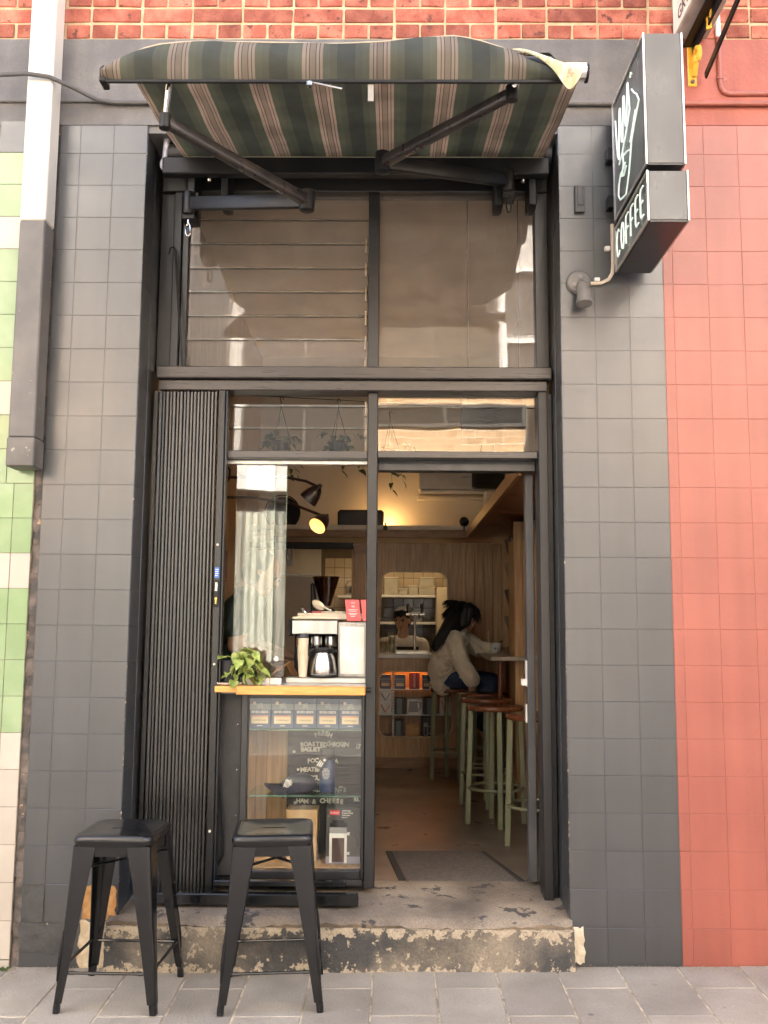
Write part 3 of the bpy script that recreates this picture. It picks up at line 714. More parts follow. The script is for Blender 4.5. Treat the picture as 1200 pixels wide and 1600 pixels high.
# ------------------------------------------------------------------ awning
aw = thing('awning', 'green and tan striped retractable awning with black folding arms over the cafe window', 'awning', (-.15,0,3.5))
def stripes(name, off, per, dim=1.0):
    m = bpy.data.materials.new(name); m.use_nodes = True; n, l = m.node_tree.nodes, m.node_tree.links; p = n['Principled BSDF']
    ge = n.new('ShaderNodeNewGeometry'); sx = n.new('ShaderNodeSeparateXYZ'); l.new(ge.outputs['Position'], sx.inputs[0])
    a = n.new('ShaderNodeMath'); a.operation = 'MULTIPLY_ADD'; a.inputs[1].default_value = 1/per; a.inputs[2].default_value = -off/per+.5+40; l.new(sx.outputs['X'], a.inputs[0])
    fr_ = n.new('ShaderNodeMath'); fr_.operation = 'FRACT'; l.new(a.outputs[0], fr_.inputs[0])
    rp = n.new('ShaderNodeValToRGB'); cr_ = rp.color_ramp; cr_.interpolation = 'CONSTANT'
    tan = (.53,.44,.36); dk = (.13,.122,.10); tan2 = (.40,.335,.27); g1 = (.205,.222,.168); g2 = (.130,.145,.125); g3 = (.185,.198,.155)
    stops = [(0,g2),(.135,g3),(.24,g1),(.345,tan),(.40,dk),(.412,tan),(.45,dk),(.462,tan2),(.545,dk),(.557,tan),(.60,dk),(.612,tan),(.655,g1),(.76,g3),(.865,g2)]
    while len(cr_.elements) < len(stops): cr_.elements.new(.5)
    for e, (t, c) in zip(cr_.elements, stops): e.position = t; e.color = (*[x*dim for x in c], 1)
    l.new(fr_.outputs[0], rp.inputs[0])
    no = n.new('ShaderNodeTexNoise'); no.inputs['Scale'].default_value = 5; no.inputs['Detail'].default_value = 6; l.new(ge.outputs['Position'], no.inputs['Vector'])
    mr = n.new('ShaderNodeMapRange'); mr.inputs[1].default_value = .3; mr.inputs[2].default_value = .7; mr.inputs[3].default_value = .72; mr.inputs[4].default_value = 1.22; l.new(no.outputs['Fac'], mr.inputs[0])
    hs = n.new('ShaderNodeHueSaturation'); l.new(mr.outputs[0], hs.inputs['Value']); l.new(rp.outputs[0], hs.inputs['Color'])
    l.new(hs.outputs[0], p.inputs['Base Color']); p.inputs['Roughness'].default_value = .85
    wv = n.new('ShaderNodeTexNoise'); wv.inputs['Scale'].default_value = 400; l.new(ge.outputs['Position'], wv.inputs['Vector'])
    bp = n.new('ShaderNodeBump'); bp.inputs['Strength'].default_value = .3; bp.inputs['Distance'].default_value = .002; l.new(wv.outputs['Fac'], bp.inputs['Height']); l.new(bp.outputs[0], p.inputs['Normal'])
    # cloth lets a little daylight through
    tl = n.new('ShaderNodeBsdfTranslucent'); l.new(hs.outputs[0], tl.inputs[0]); mx = n.new('ShaderNodeMixShader'); mx.inputs[0].default_value = .5
    l.new(p.outputs[0], mx.inputs[1]); l.new(tl.outputs[0], mx.inputs[2]); l.new(mx.outputs[0], n['Material Output'].inputs[0])
    return m
FAB = stripes('striped_canvas', -.047, .238)
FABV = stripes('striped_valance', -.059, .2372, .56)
def canopy(u, v):
    x = -.985+.10*max(0,(v-.8)/.2)+(1.667-.24*max(0,(v-.8)/.2))*u; y = .12-1.05*v
    return (x, y, 3.535-.140*v-.020*math.sin(math.pi*v)+(.005*math.sin(x*9+v*3)+.0035*math.sin(x*23-v*7)+.003*math.sin(v*19+x*4))*math.sin(math.pi*v))
b = MB(); b.sheet(canopy, 44, 20, .002); b.build('canopy', FAB, aw, ang=60)
tops = [(-1.033,3.326),(-.996,3.367),(-.918,3.412),(-.839,3.434),(-.726,3.443),(-.498,3.440),(-.226,3.433),(-.045,3.443),(.068,3.455),(.215,3.465),(.294,3.448),(.407,3.407),(.46,3.380),(.519,3.345),(.56,3.300)]
def interp(tb, x):
    for (a, za), (c, zc) in zip(tb, tb[1:]):
        if x <= c: return za+(zc-za)*max(0,(x-a)/(c-a))
    return tb[-1][1]
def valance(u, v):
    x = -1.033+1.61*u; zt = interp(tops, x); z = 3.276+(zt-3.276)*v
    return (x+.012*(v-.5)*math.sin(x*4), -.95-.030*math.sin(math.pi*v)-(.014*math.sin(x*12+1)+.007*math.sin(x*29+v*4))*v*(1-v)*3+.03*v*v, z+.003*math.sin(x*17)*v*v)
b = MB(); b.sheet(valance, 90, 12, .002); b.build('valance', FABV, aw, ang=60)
b = MB(); b.tube([(x, -.92, interp(tops,x)+.0005) for x in [-1.0+.05*k for k in range(29)]], .0028, 6); b.build('valance_binding', mat('binding_tape',(.42,.36,.27),None,20,.9), aw)
b = MB(); b.box(-1.036,.60,-.960,-.948,3.264,3.276); b.build('hem_bar', BLACK_MT, aw, .002)
b = MB(); b.tube([(-.90,-.925,3.345),(.55,-.925,3.345)], .034, 16); b.build('front_bar', BLACK_MT, aw)
b = MB(); b.tube([(.55,-.93,3.322),(.668,-.93,3.322)], .031, 18); fe = b.build('front_bar_end', CHROME, aw)
b = MB(); b.tube([(.668,-.93,3.318),(.676,-.93,3.318)], .034, 18); b.build('end_cap', BLACK_MT, fe)
b = MB(); b.extr([(-1.046,-.965,3.264),(-1.046,-.965,3.318),(-1.030,-.965,3.33),(-1.022,-.965,3.264)], (0,.06,0)); b.build('end_cap', BLACK_MT, aw, .004)
# corner of the valance folded over, its pale back showing
flap = [[(.395,-.94,3.402),(.44,-.965,3.392),(.519,-.985,3.349),(.59,-.99,3.315),(.650,-.985,3.300)],
        [(.42,-.955,3.388),(.465,-.985,3.366),(.545,-1.0,3.318),(.605,-1.005,3.285),(.645,-.99,3.272)],
        [(.44,-.965,3.375),(.492,-.98,3.347),(.540,-.99,3.300),(.572,-.99,3.245),(.603,-.97,3.208)]]
b = MB()
pts = [Vector(p) for row in flap for p in row]
top = [p+Vector((0,-.002,0)) for p in pts]
fs = []
for i in range(2):
    for j in range(4): a = i*5+j; fs.append((a,a+5,a+6,a+1)); fs.append((a+15,a+16,a+21,a+20))
ring = [0,1,2,3,4,9,14,13,12,11,10,5]
for a, c in zip(ring, ring[1:]+ring[:1]): fs.append((a,c,c+15,a+15))
b.add(pts+top, fs); 
FLP = mat('pale_canvas_back', (.38,.38,.23), (.60,.57,.42), 16, .85, c3=(.30,.25,.16), s3=14, t3=.60, st=(3,1,.6), bump=.5, bscale=60)
fo = b.build('folded_corner', FLP, aw, ang=80)
sb = fo.modifiers.new('round','SUBSURF'); sb.levels = 2; sb.render_levels = 2
# roller and torsion bar
b = MB(); b.tube([(-1.055,.10,3.545),(-.985,.10,3.545)], .045, 20); b.build('roller_end', BLACK_MT, aw)
b = MB(); b.tube([(-.985,.12,3.552),(.682,.12,3.552)], .042, 20); b.build('roller', mat('rolled_canvas',(.62,.56,.42),(.70,.64,.50),30,.8,st=(.4,1,12)), aw)
b = MB(); b.tube([(.683,.11,3.545),(.715,.11,3.545)], .055, 20); b.build('roller_end', BLACK_MT, aw)
b = MB(); b.box(-1.07,.70,.045,.098,3.425,3.505); b.build('torsion_bar', BLACK_MT, aw, .005)
for x in (-.945,-.79,.475,.63):
    b = MB(); b.extr([(x-.017,.095,3.50),(x-.017,.09,3.30),(x-.017,.16,3.285),(x-.017,.24,3.31),(x-.017,.24,3.50)], (.034,0,0)); b.build('wall_bracket', BLACK_MT, aw, .004)
for x in (-.86,.585):
    b = MB(); b.tube([(x,.09,3.475),(x,.085,3.42)], .0035, 6); b.lathe([(.009,0),(.011,.008),(.004,.016)], (x,.085,3.405), 10); b.build('adjusting_bolt', STEEL, aw)
def arm(sh, el, tip, link, nm):
    s_, e_, t_ = Vector(sh), Vector(el), Vector(tip)
    b = MB(); b.bar(s_, e_, .032, .062, (0,0,1)); b.build('upper_arm', BLACK_MT, aw, .008, seg=2)
    b = MB(); b.bar(e_, t_, .046, .050, (0,0,1), w1=.040, h1=.044); b.build('forearm', mat('arm_'+nm,(.022,.019,.019),(.040,.034,.032),9,.34,rvar=.1,bump=.1), aw, .014, seg=3)
    b = MB(); b.lathe([(.020,-.048),(.031,-.042),(.033,.0),(.031,.042),(.018,.05)], e_, 14); b.build('elbow', BLACK_MT, aw)
    b = MB(); b.lathe([(.022,-.055),(.028,-.05),(.028,.05),(.022,.055)], s_, 14); b.box(s_.x-.03,s_.x+.03,s_.y-.01,.145,s_.z-.075,s_.z-.045); b.box(s_.x-.035,s_.x+.035,.10,.16,s_.z-.07,s_.z+.075); b.build('shoulder', BLACK_MT, aw, .004)
    b = MB(); b.lathe([(.014,-.03),(.022,-.026),(.022,.026),(.014,.03)], t_, 12); b.build('wrist', BLACK_MT, aw)
    if link: b = MB(); b.tube([t_, link], .011, 10); b.build('link_rod', CHROME, aw)
    b = MB(); l_ = Vector(link or t_); b.box(l_.x-.03,l_.x+.03,-.935,-.895,l_.z-.004,l_.z+.03); b.build('front_bracket', BLACK_MT, aw, .004)
    # winding eye under the shoulder
    h = Vector((s_.x, s_.y, s_.z-.075)); k = MB(); k.tube([h, h-Vector((0,0,.018))], .005, 8); 
    k.tube([h-Vector((0,0,.018+.030))+Vector((.011*math.sin(a), 0, .030*math.cos(a))) for a in [2*math.pi*q/14 for q in range(14)]], .0042, 6, closed=True); k.build('eyelet', CHROME if nm == 'left' else BLACK_MT, aw)
arm((-.945,.06,3.285), (-.370,-.30,3.133), (-.833,-.86,3.172), (-.812,-.905,3.298), 'left')
arm((.515,.06,3.40), (-.056,-.30,3.303), (.414,-.875,3.272), (.425,-.905,3.318), 'right')
b = MB(); b.tube([(-1.058,.07,3.60),(-1.060,.065,3.57),(-1.066,.06,3.50)], [.016,.014,.011], 10); b.tube([Vector((-1.066+.014*math.sin(a),.06,3.476+.026*math.cos(a))) for a in [2*math.pi*q/14 for q in range(14)]], .007, 7, closed=True); b.build('crank_gear', mat('grey_zinc',(.22,.22,.24),(.34,.34,.36),30,.4,.6), aw)
b = MB(); b.tube([(-.30,-.955,3.268),(-.19,-.965,3.236)], .0035, 6); b.lathe([(.012,0),(.012,.014)], (-.305,-.955,3.252), 10); b.build('tie_rod', STEEL, aw)
b = MB(); b.box(-.10,-.08,-.95,-.944,3.20,3.262); b.build('strap_tab', mat('grey_strap',(.25,.24,.22),None,9,.8), aw)
tag(MB().tube([(-1.075,.245,3.12),(-1.066,.235,3.145),(-1.052,.232,3.15),(-1.040,.235,3.135),(-1.040,.24,3.10)], .005, 8).tube([(-1.040,.24,3.10),(-1.02,.245,2.85),(-.992,.25,2.57)], .0055, 8).build('awning_pole', BLACK_MT, label='thin hooked winding pole leaning in the upper left window corner', cat='pole'))

# ------------------------------------------------------------------ downpipe, cables, sign, lamp
dp = thing('downpipe', 'square downpipe, cream above and grey below, ending open above the green tiles', 'downpipe', (-1.59,-.06,2.0))
b = MB(); b.box(-1.643,-1.530,-.125,-.012,3.125,4.6); b.build('upper_length', PIPE_CREAM, dp, .006)
b = MB(); b.box(-1.6425,-1.5305,-.1245,-.0125,2.16,3.1245); b.build('lower_length', PIPE_GREY, dp, .006)
b = MB(); b.box(-1.646,-1.527,-.128,-.010,2.035,2.1595); b.build('foot_collar', mat('worn_grey_collar',(.085,.078,.072),(.13,.12,.11),9,.5,c3=(.32,.29,.25),s3=20,t3=.62), dp, .005)
ca = MB().tube([(-1.95,-.10,3.735),(-1.86,-.13,3.757),(-1.76,-.15,3.785),(-1.64,-.152,3.790),(-1.54,-.14,3.782),(-1.44,-.09,3.756),(-1.36,-.03,3.738),(-1.28,-.016,3.733),(-1.10,-.016,3.732),(-.5,-.016,3.732)], .010, 8)
tag(ca.build('cable', mat('grey_cable',(.07,.068,.066),None,9,.6), label='dark cable bending over the cream downpipe and along the grey lintel', cat='cable'))
tag(MB().tube([(.3,-.016,3.732),(1.186,-.016,3.732)], .011, 8).build('conduit', GREY_RENDER, label='thin grey conduit running along the lintel behind the neon sign', cat='conduit'))
rpz_ = thing('red_pipes', 'two red painted pipes on the upper red wall, one with an elbow', 'pipe', (1.5,-.02,3.73))
b = MB(); b.tube([(1.19,-.016,3.732),(2.4,-.016,3.732)], .012, 10); b.build('straight_pipe', RED, rpz_)
b = MB(); b.tube([(1.466,-.018,4.05),(1.467,-.018,3.84),(1.470,-.018,3.808),(1.482,-.018,3.786),(1.506,-.018,3.776),(1.60,-.018,3.778),(2.4,-.018,3.778)], .0125, 12); eb = b.build('elbow_pipe', RED, rpz_)
b = MB(); b.tube([(1.466,-.018,4.05),(1.465,-.018,4.2),(1.464,-.018,4.6)], .0122, 12); b.build('white_length', WHITEP, eb)
b = MB(); b.tube([(1.4665,-.018,3.845),(1.4665,-.018,3.858)], .016, 12); b.box(1.48,1.50,-.016,-.012,3.842,3.858); b.build('pipe_clip', RED, eb)

ns = thing('neon_sign', 'grey projecting double box sign with white neon emblem and COFFEE lettering', 'sign', (1.04,-.33,2.9))
b = MB(); b.box(.9705,1.1105,-.598,-.062,3.152,3.688); b1 = b.build('sign_box', SIGNG, ns, .002)
b = MB(); b.box(.972,1.109,-.596,-.064,3.146,3.1515); b.build('sign_base', SIGND, b1)
b = MB(); b.box(.9705,1.1155,-.603,-.062,2.922,3.118); b2 = b.build('sign_box', SIGNG, ns, .002)
b = MB(); b.box(.972,1.114,-.600,-.064,2.914,2.9215); b.build('sign_base', SIGND, b2)
for z0,z1,y0,par in ((3.152,3.688,-.600,b1),(2.922,3.118,-.605,b2)):
    for X_ in (.9625,1.1115 if par is b1 else 1.1165):
        f = MB(); t = .012
        f.box(X_,X_+.0075,y0,y0+t,z0-.004,z1+.003); f.box(X_,X_+.0075,-.074,-.062,z0-.004,z1+.003); f.box(X_,X_+.0075,y0+t,-.074,z0-.004,z0+.008); f.box(X_,X_+.0075,y0+t,-.074,z1-.009,z1+.003)
        f.build('edge_trim', ALU, par, .001)
b = MB(); b.tube([(1.04,-.33,3.117),(1.04,-.33,3.147)], .016, 10); b.build('spacer', BLACK_MT, ns)
for z0, z1 in ((3.44,3.50),(3.22,3.275)):
    b = MB(); b.box(.940,.97,-.062,-.006,z0,z1); b.build('wall_bracket', BLACK_MT, ns, .003)
def NP(u, v, z0=3.152, h=.536): return (.957, -.062-.538*u, z0+h*v)     # u out from the wall, v up
NT = .0036
def neon(pts, par, nm='neon_tube', r=NT): b = MB(); b.tube(pts, r, 8); return b.build(nm, NEON, par)
zig = []
for k in range(5):
    u = .20+.095*k
    zig += [(u,.74-.01*k),(u+.025,.76-.01*k),(u+.075,.50+.02*k),(u+.095,.50+.02*k)]
hand = [(.17,.78),(.22,.46),(.26,.40),(.31,.80),(.33,.80),(.36,.50),(.39,.48),(.44,.83),(.46,.83),(.49,.56),(.52,.55),(.57,.86),(.59,.86),(.63,.62),(.50,.50),(.36,.40),(.26,.36)]
neon([NP(*p) for p in hand], b1)
neon([NP(.66,.86), NP(.69,.88), NP(.71,.86)], b1)
neon([NP(*p) for p in ((.70,.74),(.76,.68),(.84,.62),(.90,.54),(.84,.50),(.76,.44),(.66,.35))], b1)
neon([NP(*p) for p in ((.80,.52),(.74,.46),(.62,.36))], b1, 'neon_tube', .004)
neon([NP(*p) for p in ((.38,.40),(.40,.30),(.34,.22),(.40,.20),(.48,.24))], b1)
neon([NP(*p) for p in ((.66,.36),(.62,.26),(.56,.14),(.46,.02),(.36,.04),(.27,.06),(.22,.12),(.24,.20),(.30,.26),(.40,.26),(.46,.28))], b1)
neon([NP(*p) for p in ((.42,.36),(.52,.34),(.62,.30))], b1, 'neon_tube', .004)
for k, ch in enumerate('COFFEE'):
    u0 = .12+.145*k; w = .092; z0, h = 2.958, .115
    q = lambda a, c, u0=u0, w=w, z0=z0, h=h: (.9575, -.062-.541*(u0+w*a), z0+h*c)
    if ch == 'C': neon([q(.95,.88),q(.7,1),(q(.25,.95)),q(0,.6),q(.05,.25),q(.3,0),q(.7,.02),q(.95,.15)], b2, 'neon_letter')
    elif ch == 'O': neon([q(.5,1),q(.1,.8),q(0,.45),q(.2,.08),q(.55,0),q(.9,.2),q(1,.55),q(.85,.9),q(.52,1)], b2, 'neon_letter')
    else:
        neon([q(1,1),q(.3,1.0),q(.12,.85),q(.1,.5)] + ([q(.08,-.02)] if ch == 'F' else [q(.1,.12),q(.3,-.02),q(.95,0)]), b2, 'neon_letter')
        neon([q(.12,.5),q(.8,.52)], b2, 'neon_letter')

sl = thing('security_light', 'round grey wall spotlight pointing down beside the neon sign', 'wall lamp', (.82,-.02,2.87))
b = MB(); b.lathe([(.052,0),(.054,.010),(.047,.022),(.030,.026)], (.812,.0,2.892), 26, ax=(0,-1,0)); pl_ = b.build('base_plate', mat('grey_lamp_paint',(.15,.14,.13),(.20,.19,.18),12,.5,bump=.2), sl)
b = MB()
for dx, dz in ((-.022,-.014),(.004,.022),(.026,-.002)): b.lathe([(.0105,.022),(.0105,.029)], (.812+dx,0,2.892+dz), 12, ax=(0,-1,0))
b.build('screw_caps', mat('screw_cap',(.24,.22,.2),None,12,.5), pl_)
b = MB(); b.tube([(.818,-.03,2.888),(.822,-.055,2.872)], .012, 10); b.build('swivel', bpy.data.materials['grey_lamp_paint'], sl)
b = MB(); ax = Vector((.012,-.22,-1)).normalized(); b.lathe([(.016,-.012),(.026,.0),(.029,.065),(.034,.075),(.035,.098),(.031,.099)], Vector((.821,-.055,2.866)), 24, ax=ax); hd = b.build('lamp_head', bpy.data.materials['grey_lamp_paint'], sl)
b = MB(); b.lathe([(.029,.092),(.029,.0955)], Vector((.821,-.055,2.866)), 24, ax=ax); b.build('lens', mat('lamp_lens',(.10,.11,.10),None,9,.1), hd)
cd = MB().tube([(.864,-.012,2.886),(.91,-.012,2.888),(.945,-.012,2.905),(.962,-.012,2.935),(.966,-.012,2.98),(.966,-.012,3.16)], .0085, 10)
cdo = cd.build('conduit', mat('cream_conduit',(.55,.47,.36),None,20,.6), label='cream conduit bending from the wall spotlight up behind the neon sign', cat='conduit')
for x,z in ((.893,2.900),(.942,3.045)):
    b = MB(); b.box(x-.012,x+.012,-.022,-.001,z-.006,z+.012); b.build('saddle_clip', WHITE, cdo, .002)
bx = thing('junction_box', 'small narrow grey box fixed to the right pillar tiles above the spotlight', 'box', (.823,-.01,3.21))
b = MB(); b.box(.801,.846,-.020,-.0005,3.216,3.340); b0 = b.build('cover', mat('grey_cover',(.075,.072,.070),(.10,.095,.09),9,.4), bx, .003)
b = MB(); b.box(.811,.836,-.0245,-.0205,3.245,3.335); b.build('front_panel', bpy.data.materials['grey_cover'], b0, .004)

# second projecting sign at the top right with its yellow iron bracket
s2 = thing('hanging_sign', 'pale box sign on a yellow iron bracket at the top right corner', 'sign', (1.33,-.1,3.9))
b = MB(); b.hexa([(1.262,-.90,4.035),(1.412,-.90,4.035),(1.412,-.03,4.035),(1.262,-.03,4.035),(1.262,-.90,4.75),(1.412,-.90,4.75),(1.412,-.03,4.75),(1.262,-.03,4.75)]); sbx = b.build('sign_box', mat('zinc_sheet',(.42,.39,.36),(.58,.55,.51),9,.5,rvar=.1), s2, .003)
b = MB(); b.box(1.2585,1.2615,-.895,-.035,4.04,4.75); b.build('sign_face', mat('cream_sign_face',(.72,.64,.54),None,6,.5), sbx)
text('GRV', .085, (1.257,-.19,4.092), DARKP, sbx, rot=(R(90),0,R(-90)), ext=.0004)
b = MB(); b.bar((1.347,-.02,3.985),(1.347,-.92,3.985),.008,.052,(0,0,1)); b.bar((1.322,-.02,4.005),(1.322,-.92,4.005),.040,.010,(0,0,1)); b.build('support_bar', BLACK_MT, s2, .002)
b = MB(); b.bar((1.392,-.05,3.845),(1.402,-.92,4.03),.010,.035,(0,0,1)); b.build('stay_bar', BLACK_MT, s2, .002)
b = MB(); b.box(1.322,1.362,-.022,-.0145,3.812,4.04); yb = b.build('wall_plate', YELL, s2, .004)
b = MB(); b.lathe([(.010,0),(.009,.008)], (1.342,-.022,3.832), 6, ax=(0,-1,0)); b.build('plate_bolt', mat('rusty_bolt',(.12,.09,.07),None,30,.7,.4), yb)
for z0, y0, sc in ((3.93,-.07,1.0),(4.0,-.26,.8)):
    b = MB(); b.tube([(1.350, y0+.034*sc*math.cos(a), z0+.034*sc*math.sin(a)) for a in [R(-60+300*k/16) for k in range(17)]], .012, 8); b.bar((1.350,-.02,3.86) if sc == 1 else (1.352,y0+.03,3.95), (1.350,y0+.02,z0-.02),.022,.02); b.build('scroll', YELL, s2)

# ================================================================== BLACK STREET STOOLS
def superloop(h, r, z, n=5):
    P = []
    for cx, cy_2, a0 in ((h-r,h-r,0),(-h+r,h-r,90),(-h+r,-h+r,180),(h-r,-h+r,270)):
        for k in range(n+1):
            a = R(a0+90*k/n); P.append((cx+r*math.cos(a), cy_2+r*math.sin(a), z))
    return P
def make_black_stool():
    t = thing('metal_stool', 'x', 'stool', (0,0,0), 'black metal stools on the pavement')
    b = MB(); loops = [(.147,.034,.578),(.150,.036,.583),(.152,.038,.600),(.150,.040,.611),(.145,.040,.617),(.136,.036,.6195),(.128,.030,.6175),(.120,.028,.6155)]
    n = 24
    for h, r, z in loops: b.v += [Vector(p) for p in superloop(h,r,z)]
    for i in range(len(loops)-1):
        for j in range(n): j2 = (j+1)%n; b.f.append((i*n+j,i*n+j2,(i+1)*n+j2,(i+1)*n+j)); b.mi.append(0)
    me_ = b.mesh('seat', BLACK_GL, ang=60)
    bm = bmesh.new(); bm.from_mesh(me_); bm.verts.ensure_lookup_table()
    last = [bm.verts[(len(loops)-1)*n+j] for j in range(n)]
    slot = [bm.verts.new((.046*math.copysign(1,math.cos(a))*(1 if abs(math.cos(a))>.3 else abs(math.cos(a))/.3)*1.0, .007*math.sin(a), .6155)) for a in [2*math.pi*(k+.5)/16 for k in range(16)]]
    se = [bm.edges.new((a,c)) for a,c in zip(slot, slot[1:]+slot[:1])]
    le = [bm.edges.get((a,c)) for a,c in zip(last, last[1:]+last[:1])]
    bmesh.ops.triangle_fill(bm, use_beauty=True, use_dissolve=False, edges=se+le)
    ex = bmesh.ops.extrude_edge_only(bm, edges=se); bmesh.ops.translate(bm, vec=(0,0,-.012), verts=[q for q in ex['geom'] if isinstance(q, bmesh.types.BMVert)])
    bmesh.ops.recalc_face_normals(bm, faces=bm.faces[:]); bm.to_mesh(me_); bm.free(); me_.shade_smooth(); me_.set_sharp_from_angle(angle=R(50))
    seat = bpy.data.objects.new('seat', me_); place(seat, (0,0,0), t)
    for s_ in (-1,1):
        sk = MB(); sk.box(-.07,.07, s_*.1425-.0015, s_*.1425+.0015, .543,.582); sk.build('apron', BLACK_GL, seat)
        sk = MB(); sk.box(s_*.1425-.0015, s_*.1425+.0015, -.07,.07,.543,.582); sk.build('apron', BLACK_GL, seat)
    for sx in (-1,1):
        for sy_ in (-1,1):
            b = MB(); rows = [(0.0,.193,.024),(.035,.190,.026),(.036,.190,.032),(.10,.1835,.036),(.20,.1755,.045),(.35,.1635,.060),(.48,.154,.074),(.545,.1495,.084),(.580,.147,.088)]
            prof = lambda c, w, th=.004: [(c-w,c),(c-w*.55,c),(c-.014,c),(c-.005,c-.0015),(c-.0015,c-.005),(c,c-.014),(c,c-w*.55),(c,c-w),(c-th,c-w),(c-th,c-w*.55),(c-th,c-.016),(c-.008,c-.008),(c-.016,c-th),(c-w*.55,c-th),(c-w,c-th)]
            k = 15
            for z, c, w in rows: b.v += [Vector((sx*x, sy_*y, z)) for x, y in prof(c,w)]
            for i in range(len(rows)-1):
                for j in range(k): j2 = (j+1)%k; b.f.append((i*k+j,i*k+j2,(i+1)*k+j2,(i+1)*k+j)); b.mi.append(0)
            b.f.append(tuple(range(k))); b.mi.append(0); b.f.append(tuple((len(rows)-1)*k+j for j in range(k))); b.mi.append(0)
            me_ = b.mesh('leg', BLACK_GL, ang=45)
            bm = bmesh.new(); bm.from_mesh(me_); bmesh.ops.recalc_face_normals(bm, faces=bm.faces[:]); bm.to_mesh(me_); bm.free()
            lg = bpy.data.objects.new('leg', me_); place(lg, (0,0,0), t)
            f = MB(); f.tube([(sx*.180,sy_*.180,0),(sx*.1795,sy_*.1795,.012),(sx*.1785,sy_*.1785,.034)], [.0125,.0135,.0125], 10); f.build('rubber_foot', BLACK_MT, lg)
            r_ = MB(); r_.tube([(sx*.181,sy_*.181,.11),(sx*.176,sy_*.176,.17),(sx*.170,sy_*.170,.23),(sx*.166,sy_*.166,.285)], [.002,.0062,.0062,.002], 8); r_.build('pressed_rib', BLACK_GL, lg)
    for s_ in (-1,1):
        c = .172
        for a, d in (((-c+.01,s_*c,.137),(c-.01,s_*c,.137)), ((s_*c,-c+.01,.147),(s_*c,c-.01,.147))):
            b = MB(); A, B_ = Vector(a), Vector(d); q = (B_-A).normalized(); b.tube([A, A+q*.035, A+q*.05, B_-q*.05, B_-q*.035, B_], [.004,.0075,.0058,.0058,.0075,.004], 8); b.build('foot_rail', BLACK_GL, t)
    b = MB(); b.bar((-.145,-.145,.495),(.145,.145,.505),.020,.003); b.bar((-.145,.145,.512),(.145,-.145,.500),.020,.003); b.build('cross_brace', BLACK_MT, t)
    return t
s1 = make_black_stool(); s1['label'] = 'black metal stool at the far left, before the grey pillar and folding gate'
s1.location = (-1.030,-.270,gz(-1.03,-.27)+.002); s1.rotation_euler = (math.atan(.026),-math.atan(.012),R(-3.0))
s2_ = copytree(s1); s2_['label'] = 'black metal stool standing in front of the glass display cabinet'
s2_.location = (-.452,-.268,gz(-.45,-.27)+.002); s2_.rotation_euler = (math.atan(.026),-math.atan(.012),R(4.5))

# ================================================================== SERVING COUNTER AND CABINET
ct = thing('serving_counter', 'street serving counter with an orange timber edge under the cafe window', 'counter', (-.45,.5,.2))
def pc(par, name, m, *bx, bev=.003):
    b = MB()
    for q in bx: b.box(*q)
    return b.build(name, m, par, bev)
pc(ct,'timber_edge',WOODO,(-.6895,-.122,.150,.235,1.071,1.1085)); pc(ct,'timber_edge',WOODO,(-.787,-.6905,.170,.235,1.079,1.107))
pc(ct,'bench_top',mat('pale_bench_top',(.50,.47,.42),(.58,.55,.50),8,.3),(-.82,-.122,.236,.95,1.070,1.1095))
kn = MB(); kn.tube([(-.121,.19,1.092),(-.098,.19,1.092)], [.010,.0115], 12); kn.build('end_knob', BLACK_MT, ct)
pc(ct,'rear_panel',BLACK_MT,(-.82,-.122,.63,.66,.2,1.069))
pc(ct,'side_panel',WOODP,(-.122,-.112,.36,.95,.237,1.07))
cb = thing('display_cabinet', 'glass fronted display cabinet with two glass shelves under the serving counter', 'cabinet', (-.4,.4,.27))
pc(cb,'stile',BLACK_FR,(-.6825,-.652,.275,.33,.263,1.0695)); pc(cb,'stile',BLACK_FR,(-.140,-.1255,.275,.33,.263,1.0695))
pc(cb,'rail',BLACK_FR,(-.6515,-.1405,.275,.33,1.048,1.0695)); pc(cb,'rail',BLACK_FR,(-.6515,-.1405,.272,.33,.2635,.299))
pc(cb,'front_pane',GLASS,(-.652,-.140,.300,.304,.2995,1.0475),bev=0)
pc(cb,'shelf',GLASSG,(-.65,-.1395,.312,.585,.6105,.6175),bev=0); pc(cb,'shelf',GLASSG,(-.65,-.1395,.312,.585,.9025,.909),bev=0)
pc(cb,'shelf_edge',GEDGE,(-.65,-.1395,.3112,.3119,.6108,.6172),bev=0); pc(cb,'shelf_edge',GEDGE,(-.65,-.1395,.3112,.3119,.9028,.9087),bev=0)
pc(cb,'floor',WOODP,(-.652,-.139,.332,.60,.285,.3005))
for k in range(2): pc(cb,'back_plank',WOODP,(-.70+.098*k,-.603+.098*k,.598,.612,.30,1.06))
pc(cb,'side_lining',WOODP,(-.664,-.653,.332,.597,.30,1.06)); pc(cb,'side_lining',BLACK_MT,(-.1385,-.126,.332,.597,.30,1.06))
lb = thing('letter_board', 'black felt letter board listing sandwiches inside the display cabinet', 'menu board', (-.32,.6,.5))
pc(lb,'board',BOARD,(-.505,-.141,.597,.612,.505,1.06),bev=.002)
for k in range(9): pc(lb,'groove_strip',BOARD,(-.504,-.142,.5945,.5969,.53+.046*k,.566+.046*k),bev=.001)
lx = lambda a: -.51+(a-515)*.000679
lz = lambda c: .874-(c-360)*.000674
def line(s, a0, a1, c, arc=0, jit=0, sz=.029):
    n_ = len(s)
    for i, ch in enumerate(s):
        if ch == ' ': continue
        u = i/max(1,n_-1); a = a0+(a1-a0)*u; tl = -arc*(u-.5)*.7
        text(ch, sz*rnd(.95,1.05), (lx(a), .5935, lz(c+arc*14*((u-.5)**2)*4)+rnd(-jit,jit)), LETTER, lb, 'letter', rot=(R(90), -tl+rnd(-jit,jit)*25, 0), ext=.0008, bold=.0014)
